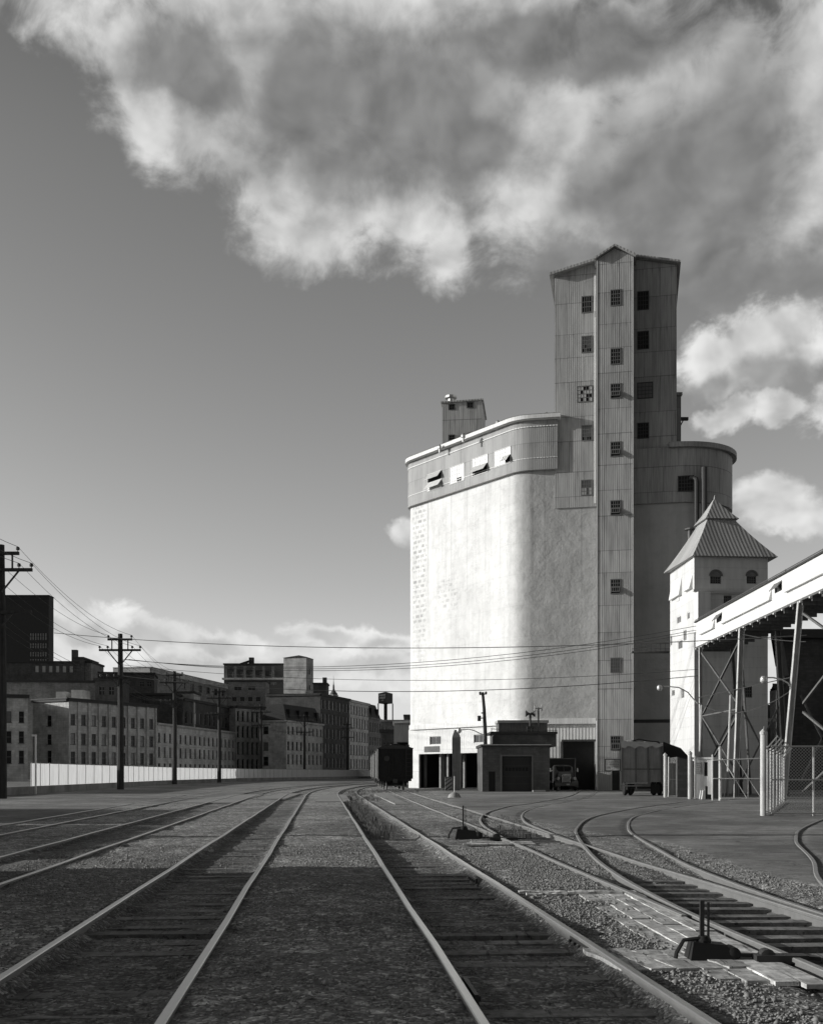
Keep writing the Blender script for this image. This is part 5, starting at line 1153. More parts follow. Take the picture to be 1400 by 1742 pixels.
    m = MB(); pb(m, x1-.75, x1-.1, .05, .08, .15, z0-.1); m.build('mud_flap', 'rubber', t)
make_trailer()
# dark covered load right of it, plywood gate leaf
cl = thing('dark_shed', 'low dark lean-to shed behind the plank gate right of the trailer', 'shed', (XG(1165, 76), 77, 0))
m = MB(); a, b = XG(1152, 70), XG(1184, 70); m.add([(a, 70, -.05), (b, 70, -.05), (b, 70, ZG(1296, 70)), (a, 70, ZG(1288, 70)), (a+.8, 76, -.05), (b+1, 76, -.05), (b+1, 76, ZG(1296, 70)), (a+.8, 76, ZG(1288, 70))], [(0, 1, 2, 3), (7, 6, 5, 4), (0, 4, 5, 1), (1, 5, 6, 2), (2, 6, 7, 3), (3, 7, 4, 0)]); m.build('wall', 'brown_brick', cl)
m = MB(); a, b = XG(1150, 80), XG(1180, 80); m.add([PT(1128, 1262, 77.5), PT(1158, 1273, 77.5), PT(1183, 1300, 77.5), PT(1183, 1355, 77.5), PT(1128, 1355, 77.5)]+[p+Vector((1, 4, 0)) for p in (PT(1128, 1262, 77.5), PT(1158, 1273, 77.5), PT(1183, 1300, 77.5), PT(1183, 1355, 77.5), PT(1128, 1355, 77.5))], [(4, 3, 2, 1, 0), (5, 6, 7, 8, 9), (0, 1, 6, 5), (1, 2, 7, 6), (2, 3, 8, 7), (3, 4, 9, 8), (4, 0, 5, 9)])
tag(m.build('covered_stack', 'slate'), 'dark sloping stack behind the trailer and the plank gate', 'stack')

# ================================================================== FENCES AND GATES on the right
def post(px, py0, py1, r=.05, mat='post_paint', parent=None, name='post', cap_=True, Y=None):
    x, y = GP(px, py1, Z0) if Y is None else (XG(px, Y), Y); zt = ZG(py0, y); m = MB(); m.tube([(x, y, -.15), (x, y, zt)], r, 10)
    if cap_: m.lathe([(r*1.25, 0), (r*1.25, r*.8), (r*.3, r*1.8)], (x, y, zt), 10)
    return m.build(name, mat, parent), (x, y, zt)
# sliding gate leaf with diagonals
gt_ = thing('yard_gate', 'white tube gate leaf with two long diagonals closing the right yard', 'gate', (*GP(1258, 1363), 0))
_, A_ = post(1225, 1275, 1363.5, .085, parent=gt_, name='gate_post')
_, B_ = post(1212, 1286, 1363, .045, parent=gt_, name='gate_post')
ya = A_[1]; yb = GY(1361, Z0); xa, xb = A_[0], XG(1296, ya)
def gp(t, z): return (xa+(xb-xa)*t, ya-.1+0*t, z)
zb_, zm_, zt_ = ZG(1358.5, ya), ZG(1325, ya), ZG(1291, ya)
m = MB()
for za, zc in ((zb_, zb_), (zm_, zm_), (zt_-.1, zt_+.02)): m.tube([gp(-.18 if za > zb_ else .0, za), gp(1, zc)], .035, 6)
for t in (.33, .66, 1.): m.tube([gp(t-.01 if t < 1 else 1, zb_), gp(t+.005 if t < 1 else 1, zt_)], .025, 6)
m.build('gate_frame', 'white_paint', gt_); m = MB()
for t0, t1 in ((.04, .63), (.36, .97)): m.tube([gp(t0, zt_), gp(t1, zb_)], .025, 6)
m.build('diagonal_brace', 'white_paint', gt_)
def mesh_panel(parent, A, B, zb, zt, step=.13, w=.011):
    A, B = Vector(A), Vector(B); d = B-A; L = d.length; u = d/L; n = Vector((u.y, -u.x, 0)); m = MB(); H_ = zt-zb
    k = -H_
    while k < L:
        for sgn in (1, -1):
            p = [(k, 0), (k+H_, H_)] if sgn > 0 else [(k, H_), (k+H_, 0)]
            (a0, c0), (a1, c1) = p
            if a0 < 0: c0 += (0-a0)*(c1-c0)/(a1-a0); a0 = 0
            if a1 > L: c1 -= (a1-L)*(c1-c0)/(a1-a0); a1 = L
            if a1-a0 < .02: continue
            P = A+u*a0+Vector((0, 0, zb+c0)); Q = A+u*a1+Vector((0, 0, zb+c1)); s_ = (Q-P).normalized().cross(n)*w/2
            m.add([P-s_+n*.003*sgn, P+s_+n*.003*sgn, Q+s_+n*.003*sgn, Q-s_+n*.003*sgn], [(0, 1, 2, 3)])
        k += step
    return m.build('wire_mesh', 'zinc', parent)
# near chain link fence: corner post, run going away, run to the right
fc = thing('chain_link_fence', 'tall chain link fence with a thick corner post and slanted barbed arms', 'fence', (*GP(1297, 1390), 0))
_, PA = post(1298.5, 1250, 1390, .11, parent=fc, name='corner_post')
m = MB(); m.bar((PA[0], PA[1], PA[2]), (PA[0]+.03, PA[1], PA[2]+.3), .03); m.build('spike', 'zinc', fc)
run = [(1305, 1385, 1273), (1311, 1382.5, 1276), (1316, 1379, 1278), (1322, 1375, 1281), (1327, 1371.5, 1283), (1331, 1369, 1286), (1334, 1367, 1288)]
tops = []
for px, pyb, pyt in run:
    _, q = post(px, pyt, pyb, .04, 'post_paint', fc); tops.append(q)
    m = MB(); m.bar(q, (q[0]+.38, q[1]-.1, q[2]+.48), .05); m.build('barb_arm', 'zinc', fc)
for a, b in zip([PA]+tops[:-1], tops): 
    m = MB(); m.tube([(a[0], a[1], min(a[2], b[2]+.2)-.04), (b[0], b[1], b[2]-.04)], .025, 6); m.tube([(a[0], a[1], .05), (b[0], b[1], .05)], .02, 6); m.build('rail', 'post_paint', fc)
mesh_panel(fc, (PA[0], PA[1], 0), (tops[-1][0], tops[-1][1], 0), 0, 2.35, .14, .014)
m = MB()
for k in range(3): m.tube([(q[0]+.12+.12*k, q[1]-.03*k, q[2]+.16+.15*k) for q in tops], .014, 4)
m.build('barbed_wire', 'zinc', fc)
xr, yr = XG(1312, PA[1]), PA[1]-.3; fr2 = thing('chain_link_fence', 'chain link fence panel running out of the picture at the right edge', 'fence', (xr+1, yr, 0))
zt2_, zm2_, zb2_ = ZG(1270, yr), ZG(1327, yr), ZG(1384, yr)
m = MB(); 
for z in (zt2_, zm2_, zb2_): m.tube([(xr-.1, yr, z), (XG(1470, yr), yr, z)], .03, 6)
m.build('rail', 'zinc', fr2); mesh_panel(fr2, (xr-.1, yr, 0), (XG(1470, yr), yr, 0), zb2_, zt2_, .12, .012)
for px in (1385, 1470): m = MB(); m.tube([(XG(px, yr), yr+.05, -.1), (XG(px, yr), yr+.05, zt2_)], .045, 8); m.build('post', 'post_paint', fr2)
# kiosk
kx0, kx1, ky = XG(1184, 66), XG(1211.5, 66), 66.
ks = thing('white_kiosk', 'small white hut with one narrow window behind the gate posts', 'hut', ((kx0+kx1)/2, ky+1, -.05))
zt = ZG(1292, ky); m = MB(); hw = (XG(1200, ky)-kx0, XG(1205.5, ky)-kx0)
un = Vector((1, -.10, 0)).normalized(); Lk = (kx1-kx0)/un.x; nn_ = Vector((un.y, -un.x, 0)); ok_ = Vector((kx0, ky+.1, 0))
# its visible wall faces the sun: turned towards the left
un = Vector((math.cos(R(28)), -math.sin(R(28)), 0)); nn_ = Vector((un.y, -un.x, 0)); ok_ = Vector((kx0, ky+.5, 0)); Lk = (kx1-kx0)/un.x*1.02
m.holes(ok_, un, nn_, Lk, -.06, zt, [(.62, .83, 1.35, 2.2)], .1); e_ = ok_+un*Lk; q_ = Vector((.47, .88, 0))*1.8
m.wall([(ok_+q_).xy[:], ok_.xy[:]], -.06, zt); m.wall([e_.xy[:], (e_+q_).xy[:], (ok_+q_).xy[:]], -.06, zt); m.build('wall', 'white_paint', ks)
m = MB(); m.prism([tuple((ok_-un*.08+nn_*.1).xy), tuple((e_+un*.08+nn_*.1).xy), tuple((e_+q_+un*.08).xy), tuple((ok_+q_-un*.08).xy)], zt, zt+.12); m.build('roof', 'trim_light', ks)
window(ks, ok_+un*.62-nn_*.06+Vector((0, 0, 1.35)), un, nn_, .21, .85, 1, 2, 'glass_dark', 'frame_grey', .04, .03, .02)
m = MB(); c_ = ok_+un*.02+nn_*.05; m.obox((c_.x, c_.y, 0), un, nn_, 0, .42, 0, .03, 1.5, 2.2)
m.build('notice', 'frame_white', ks); m = MB()
for k in range(6): m.obox((c_.x, c_.y, 0), un, nn_, .05, .05+.30+.08*((k*3) % 2), .03, .034, 1.52+k*.12, 1.555+k*.12)
m.build('notice_lines', 'frame_grey', ks)
bx_ = thing('white_box', 'white box leaning at the foot of the hut', 'box', (XG(1198, 64.5), 64.5, -.05)); m = MB(); a, b = XG(1192.5, 64.5), XG(1200, 64.5)
m.add([(a+.04, 64.5, -.05), (b, 64.5, -.05), (b, 64.5, .55), (a+.12, 64.5, .5), (a, 65, -.05), (b, 65, -.05), (b, 65, .55), (a+.08, 65, .5)], [(0, 1, 2, 3), (7, 6, 5, 4), (0, 4, 5, 1), (1, 5, 6, 2), (2, 6, 7, 3), (3, 7, 4, 0)]); m.build('box', 'white_paint', bx_)
m = MB(); m.box(XG(1202, 64.6), XG(1210, 64.6), 64.6, 65., -.05, ZG(1352, 64.6)); m.box(XG(1202, 64.6), XG(1204.5, 64.6), 64.7, 64.9, ZG(1352, 64.6), ZG(1338, 64.6)); tag(m.build('pump_box', 'trim_dark'), 'low dark box with an upright stub at the foot of the hut', 'box')
m = MB(); m.box(XG(1213.5, 66), XG(1224, 66), 66, 66.06, -.05, ZG(1293, 66)); tag(m.build('grey_panel', 'frame_grey'), 'grey panel filling the space between the hut and the gate', 'panel')
for i, (px, y0, y1, lb) in enumerate(((1173.5, 1284, 1361, 'thick white gate post left of the hut'), (1131.5, 1286, 1358, 'round white post with bands left of the plank gate'), (1182.5, 1289, 1360, 'thin grey post right against the white hut'))):
    t = thing('gate_post', lb, 'post', (*GP(px, y1), -.05)); _, q = post(px, y0, y1, (.12, .10, .06)[i], parent=t)
    if i == 1:
        for zz in (.7, 1.3, 2.): m = MB(); m.lathe([(.12, 0), (.12, .06)], (q[0], q[1], zz), 10); m.build('band', 'zinc', t)
    if i == 0: m = MB(); m.tube([(q[0]+.14, q[1]+.1, -.1), (q[0]+.14, q[1]+.1, q[2]-.15)], .045, 8); m.build('brace_post', 'post_paint', t)
t = thing('plank_gate', 'narrow gate leaf of grey upright planks on a white tube', 'gate', (*GP(1146, 1357), -.05)); Yp = GY(1357, Z0)
for i in range(5): m = MB(); a = XG(1138.5+i*3.4, Yp); b = XG(1141.7+i*3.4, Yp); m.box(a, b, Yp, Yp+.04, ZG(1353.5, Yp), ZG(1298+.4*i, Yp)); m.build('plank', 'grey_wood', t)
m = MB(); m.tube([(XG(1137, Yp), Yp, -.05), (XG(1137.5, Yp), Yp, ZG(1288, Yp))], .05, 8); m.bar((XG(1137, Yp), Yp-.03, ZG(1326, Yp)), (XG(1156, Yp), Yp-.03, ZG(1327, Yp)), .04); m.bar((XG(1137, Yp), Yp-.03, ZG(1298, Yp)), (XG(1156, Yp), Yp-.03, ZG(1300, Yp)), .04); m.build('gate_frame', 'post_paint', t)
m = MB(); m.tube([PT(1143, 1298, Yp), PT(1146, 1291, Yp), PT(1149, 1296, Yp), PT(1152, 1297, Yp), PT(1158, 1290, Yp)], .03, 6); m.build('wire_coil', 'zinc', t)
# small meter stand behind the gate
m = MB(); Y = 67; m.box(XG(1231, Y), XG(1235, Y), Y, Y+.2, ZG(1330, Y), ZG(1315, Y)); m.bar((XG(1233, Y), Y+.1, -.05), (XG(1233, Y), Y+.1, ZG(1330, Y)), .06); tag(m.build('meter_stand', 'frame_white'), 'small pale meter box on a stub post seen through the gate leaf', 'meter')

# ================================================================== UTILITY POLES AND WIRES
def upole(x, y, zt, lab, arms=True, zg=-.1):
    t = thing('utility_pole', lab, 'utility pole', (x, y, zg), 'utility poles along the wall')
    m = MB(); n = 10; m.tube([(x, y, zg-.3), (x+.03, y, zt*.5), (x-.02, y, zt)], [.33, .28, .21] if arms else [.22, .18, .13], n); m.build('pole', 'pole_wood', t)
    if arms:
        for i, (dz, half, ins) in enumerate(((.55, 1.15, (-1.08, 1.08)), (1.55, 1.95, (-1.9, -1.15, 1.15, 1.9)), (4.2, 1.9, (-1.8, -1.15, -.5)))):
            m = MB(); m.bar((x-half, y-.2, zt-dz+(.15 if i == 2 else 0)*0), (x+half, y-.2, zt-dz+(.12 if i == 2 else 0)), .19); a = m.build('crossarm', 'pole_wood', t)
            for k in ins:
                m = MB(); m.lathe([(.03, .05), (.03, .2), (.11, .2), (.12, .3), (.09, .38), (.04, .4)], (x+k, y-.2, zt-dz), 8); m.build('insulator', 'insulator', a)
        for s_ in (-1, 1):
            
            for p_, q_ in (((1.15, -1.6), (.1, -2.9)), ((.75, -4.2), (.1, -4.95)), ((.75, -1.5), (.75, -.6))): m = MB(); m.bar((x+s_*p_[0], y-.2, zt+p_[1]), (x+s_*q_[0], y-.2, zt+q_[1]), .09); m.build('brace', 'iron', t)
    return t
PP = []
pl = [(-24.9, 66, 15.4, 'wooden pole cut by the left edge of the picture, only one crossarm well inside'), (XG(205, 102), 102, 14.6, 'tall dark wooden pole with three crossarms, largest one whole in the picture'), (XG(297, 146), 146, 15.2, 'second wooden pole along the wall in front of the low pale row'),
      (XG(373, 172), 172, 14.9, 'third wooden pole along the wall'), (XG(444, 217), 217, 15.2, 'fourth wooden pole, before the arcaded block'), (XG(518, 255), 255, 15.2, 'fifth wooden pole, before the mansard corner block'), (XG(591, 300), 300, 15.4, 'farthest wooden pole, before the tall dark warehouse row')]
for x, y, z, lb in pl: upole(x, y, z, lb)
upole(-19.5, 27.2, 14.2, 'wooden pole outside the left of the picture whose shadow crosses the tracks')
def cable(name, label, P, Q, sagv, r=.02, group='overhead wires', n=18, cat='wire'):
    P, Q = Vector(P), Vector(Q); pts = [P.lerp(Q, i/n)-Vector((0, 0, 4*sagv*(i/n)*(1-i/n))) for i in range(n+1)]
    m = MB(); m.tube(pts, r, 5); return tag(m.build(name, 'wire'), label, cat, group)
allp = [(-19.5, 27.2, 14.2)]+[p[:3] for p in pl]
for dz, ks_, lb in ((.2, (-1.08, 1.08), 'thin wire strung from pole to pole on the top crossarm'), (1.2, (-1.9, -1.15, 1.15, 1.9), 'thin wire strung from pole to pole on the second crossarm'), (3.85, (-1.8, -1.15, -.5), 'thin wire strung from pole to pole on the lowest crossarm')):
    for k in ks_:
        m = MB(); pts = []
        for a, b in zip(allp[:-1], allp[1:]):
            for i in range(12):
                t = i/12; pts.append((a[0]+(b[0]-a[0])*t+k, a[1]+(b[1]-a[1])*t-.2, a[2]+(b[2]-a[2])*t-dz+.05-4*.9*t*(1-t)))
        m.tube(pts, .016, 4); tag(m.build('overhead_wire', 'wire'), lb, 'wire', 'wires along the pole line')
# cables crossing the yard
c1 = cable('overhead_cable', 'thick lashed cable crossing the whole picture in front of the white elevator', PT(92, 1077, 98), PT(1372, 1081, 66), 1.05, .028)
gq_ = lambda px, py: PT(px, py, 84)
cable('overhead_wire', 'topmost of the three wires rising to the right across the elevator', PT(206, 1122, 101.8), PT(1185, 1065, 84.3), 1.75, .022)
cable('overhead_wire', 'middle one of the three wires rising to the right across the elevator', PT(213, 1122, 101.8), PT(1185, 1072, 84.3), 1.8, .022)
cable('overhead_wire', 'lowest of the three wires rising to the right across the elevator', PT(219, 1122, 101.8), PT(1185, 1076, 84.3), 1.9, .022)
cable('overhead_wire', 'single wire above the lowest one, crossing the foot of the white wall', PT(205, 1131, 101.8), PT(1187, 1139, 84.3), 1.15, .02)
cable('overhead_wire', 'lowest wire crossing the white wall from the tall pole to the gallery leg', PT(205, 1150, 101.8), PT(1187, 1150, 84.3), 1.35, .03)
cable('overhead_wire', 'slack wire looping below the gallery between its first and third legs', PT(1189, 1187, 82), PT(1349, 1152, 62), .0, .03)
cable('overhead_wire', 'lower slack wire looping below the gallery to the third leg', PT(1189, 1197, 82), PT(1349, 1173, 62), 1.0, .03)
cable('overhead_wire', 'wire from the middle gallery leg out to the right edge', PT(1262, 1079, 73), PT(1372, 1092, 62), .1, .025)
# pole at the garage
gp_ = thing('utility_pole', 'bent dark pole with a box rising behind the brick garage', 'utility pole', (XG(824, 93), 92.6, -.05)); Y = 92.6
m = MB(); m.tube([(XG(826, Y), Y, 0), (XG(825.5, Y), Y, ZG(1250, Y)), (XG(823.5, Y), Y, ZG(1205, Y)), (XG(821, Y), Y, ZG(1178, Y))], [.19, .17, .14, .12], 10); m.build('pole', 'pole_wood', gp_)
m = MB(); m.box(XG(812.5, Y), XG(818, Y), Y-.15, Y+.15, ZG(1227, Y), ZG(1218, Y)); m.bar((XG(818, Y), Y, ZG(1222, Y)), (XG(823, Y), Y, ZG(1222, Y)), .08); m.build('transformer_box', 'iron', gp_)
m = MB(); m.bar((XG(815, Y), Y-.14, ZG(1182, Y)), (XG(827.5, Y), Y-.14, ZG(1181, Y)), .1); a = m.build('crossarm', 'pole_wood', gp_)
for px in (816.5, 826.5): m = MB(); m.lathe([(.05, 0), (.1, .1), (.09, .22), (.04, .25)], (XG(px, Y), Y-.14, ZG(1182, Y)), 8); m.build('insulator', 'insulator', a)
m = MB(); m.box(XG(818.5, Y), XG(826.5, Y), Y-.2, Y-.1, ZG(1214.5, Y), ZG(1212.5, Y)); m.build('bracket', 'iron', gp_)

# ================================================================== FREIGHT CARS
def make_car(label, mat_side='freight_side'):
    t = thing('freight_car', label, 'freight car', (0, 0, -.0), 'freight cars standing on the tracks'); L = 13.; W = 1.53; zb, zt = 1.02, 3.72
    m = MB(); m.box(-W, W, .35, L-.35, zb, zt); m.build('body', mat_side, t)
    for a, b in ((.335, .348), (L-.348, L-.335)): m = MB(); m.box(-W+.01, W-.01, a, b, zb, zt); m.build('shaded_end_panel', 'black_paint', t)  # shade on the end walls put into the colour: black beside pale sides
    m = MB()
    for s_ in (-1, 1):
        for y in np.arange(.9, L-.5, .94):
            if abs(y-L/2) > 1.3: m.box(min(s_*W, s_*(W+.06)), max(s_*W, s_*(W+.06)), y, y+.09, zb, zt-.02)
    m.build('side_rib', mat_side, t)
    for s_ in (-1, 1):
        m = MB(); m.box(min(s_*(W+.002), s_*(W+.07)), max(s_*(W+.002), s_*(W+.07)), L/2-1.05, L/2+1.05, zb+.05, zt-.15); m.build('sliding_door', mat_side, t)
    for ye, n in ((.35, -1), (L-.35, 1)):
        m = MB(); a, b = (ye-.07, ye-.002) if n < 0 else (ye+.002, ye+.07)
        for x in (-W+.06, -.5, .02, .58, W-.06): m.box(x-.06, x+.06, a, b, zb, zt)
        for z in (zb+.05, zb+1.3, zt-.1): m.box(-W, W, a+.015, b-.015, z-.05, z+.05)
        m.build('end_rib', 'black_paint', t)
        m = MB(); a, b = (ye-.14, ye-.08) if n < 0 else (ye+.08, ye+.14)
        for z in np.arange(1.3, zt, .38): m.box(W-.55, W-.1, a, b, z, z+.035)
        m.box(W-.58, W-.54, a, b, 1.0, zt); m.box(W-.11, W-.07, a, b, 1.0, zt); m.build('ladder', 'iron', t)
        m = MB(); m.lathe([(.0, -.03), (.24, -.03), (.24, .03), (.0, .03)], (-.75, ye+n*.22, zt-.9), 16, 'y'); m.tube([(-.75, ye, zt-.9), (-.75, ye+n*.22, zt-.9)], .03, 6); m.build('brake_wheel', 'iron', t)
        m = MB(); m.box(-.14, .14, min(ye, ye+n*.5), max(ye, ye+n*.5), .72, .98); m.box(-.18, .18, min(ye+n*.5, ye+n*.68), max(ye+n*.5, ye+n*.68), .68, 1.0); m.build('coupler', 'iron', t)
    m = MB(); nseg = 8; pr = [(-W-.08+(2*W+.16)*i/nseg, zt+.02+.30*(1-((i/nseg)*2-1)**2)) for i in range(nseg+1)]
    vs = [(x, y, z) for y in (.2, L-.2) for x, z in pr]+[(x, y, zt-.04) for y in (.2, L-.2) for x in (-W-.08, W+.08)]; n = nseg+1
    m.add(vs, [(i, i+1, n+i+1, n+i) for i in range(nseg)]+[tuple(list(range(n))[::-1]+[2*n, 2*n+1]), tuple(list(range(n, 2*n))+[2*n+3, 2*n+2]), (0, n, 2*n+2, 2*n), (n-1, 2*n+1, 2*n+3, 2*n-1)]); rf_ = m.build('roof', 'iron', t)
    m = MB(); m.box(-.35, .35, .1, L-.1, zt+.36, zt+.40)
    for y in np.arange(.6, L, 1.2): m.box(-.3, .3, y, y+.05, zt+.25, zt+.36)
    for x, y in ((-.9, .4), (.2, .3), (1.0, .5)): m.box(x, x+.25, y, y+.3, zt+.12, zt+.34)
    m.build('roof_walk', 'iron', rf_)
    m = MB(); m.box(-W+.1, W-.1, .2, L-.2, .80, zb-.002); m.box(-.25, .25, .3, L-.3, .55, .8); m.build('underframe', 'black_paint', t)
    for yc in (1.9, L-1.9):
        m = MB()
        for s_ in (-1, 1): m.box(s_*.98-.06, s_*.98+.06, yc-1.15, yc+1.15, .42, .62); m.box(s_*.98-.08, s_*.98+.08, yc-.35, yc+.35, .3, .8)
        m.box(-1.0, 1.0, yc-.2, yc+.2, .45, .79); tr_ = m.build('bogie', 'iron', t)
        for dy in (-.85, .85):
            m = MB()
            for s_ in (-1, 1):
                pf = [(.08, -.1), (.40, -.07), (.46, -.06), (.46, .0), (.42, .05), (.42, .07), (.08, .07)]
                if s_ > 0: pf = [(r, -h) for r, h in pf][::-1]
                m.lathe([(r, h) for r, h in pf], (s_*.76, yc+dy, .42), 18, 'x')
            m.tube([(-1.05, yc+dy, .42), (1.05, yc+dy, .42)], .07, 8); m.build('wheel_set', 'rail_side', tr_)
    return t
car0 = make_car('dark freight car, nearest of the string beside the elevator, its end towards us')
kd0 = None
def place(o, x, y, hd): o.location = (x, y, 0); o.rotation_euler = (0, 0, -math.atan(hd))   # heading: dx/dy
place(car0, -1.42, 96.2, -.050)
for i, (x, y, hd, lb) in enumerate(((-2.37, 115.4, -.052, 'second freight car of the string, only its pale long side showing'), (-3.10, 129.2, -.053, 'third freight car of the string, a sliver of pale side far along'),
        (-15.15, 5.3, -.084, 'freight car outside the picture at left, casting the long foreground shadow'), (-14.0, -8.4, -.084, 'freight car behind the first on the siding outside the picture'), (-23.8, 20.2, -.09, 'freight car on the farther siding outside the picture'), (-25.1, 33.9, -.09, 'last freight car on the farther siding outside the picture'))):
    c_ = copy_tree(car0); c_['label'] = lb; place(c_, x, y, hd)
    if i >= 2: c_['group'] = 'freight cars outside the picture'

# ================================================================== WALL AND PALE FENCE on the left
FL = [(-25.0, 40), (-27.5, 66), (-28.2, 81), (-30.2, 112), (-32.4, 150), (-32.0, 185), (-30.3, 210), (-24.5, 245), (-14.5, 305), (2, 370)]
FLs = [(x, y) for x, y in spline(FL, 3.)]
rw = thing('boundary_wall', 'low dark concrete wall along the left side below the pale fence', 'wall', (*FL[2], -.1))
m = MB(); inn = FLs; outp = offset(FLs, -.35); m.wall(inn[::-1], -.15, .55); m.wall(outp, -.15, .55)
for i in range(len(inn)-1): m.add([(*inn[i], .55), (*inn[i+1], .55), (*outp[i+1], .55), (*outp[i], .55)], [(3, 2, 1, 0)])
m.build('wall', 'concrete', rw)
fn = thing('sheet_fence', 'pale translucent sheet fence standing on the low wall, dull where shaded', 'fence', (*FL[2], .55)); mid = offset(FLs, -.17)
mid = [p for p in mid if p[1] > 79.5]
m = MB(); m.wall(mid[::-1], .55, 2.28); m.build('sheeting', 'fibreglass_sheet', fn)
m = MB(); k = 0
for i in range(0, len(mid)-1): 
    m.bar((*mid[i], 2.3), (*mid[i+1], 2.3), .06)
m.build('top_rail', 'grey_wood', fn)
pf = offset(mid, .05)
for i in range(0, len(mid), 1):
    if mid[i][1] < 260: m = MB(); m.bar((*pf[i], .56), (*pf[i], 2.36), .045); m.build('post', 'trim_light', fn)
wp = thing('gate_post', 'tall white angle post at the left end of the pale fence', 'post', (XG(62, 79), 79, 0)); m = MB(); m.box(XG(60, 79), XG(62, 79), 78.9, 79.05, -.1, ZG(1250, 79)); m.box(XG(55, 79), XG(60, 79), 78.9, 79.05, ZG(1253, 79), ZG(1250, 79)); m.build('post', 'white_paint', wp)

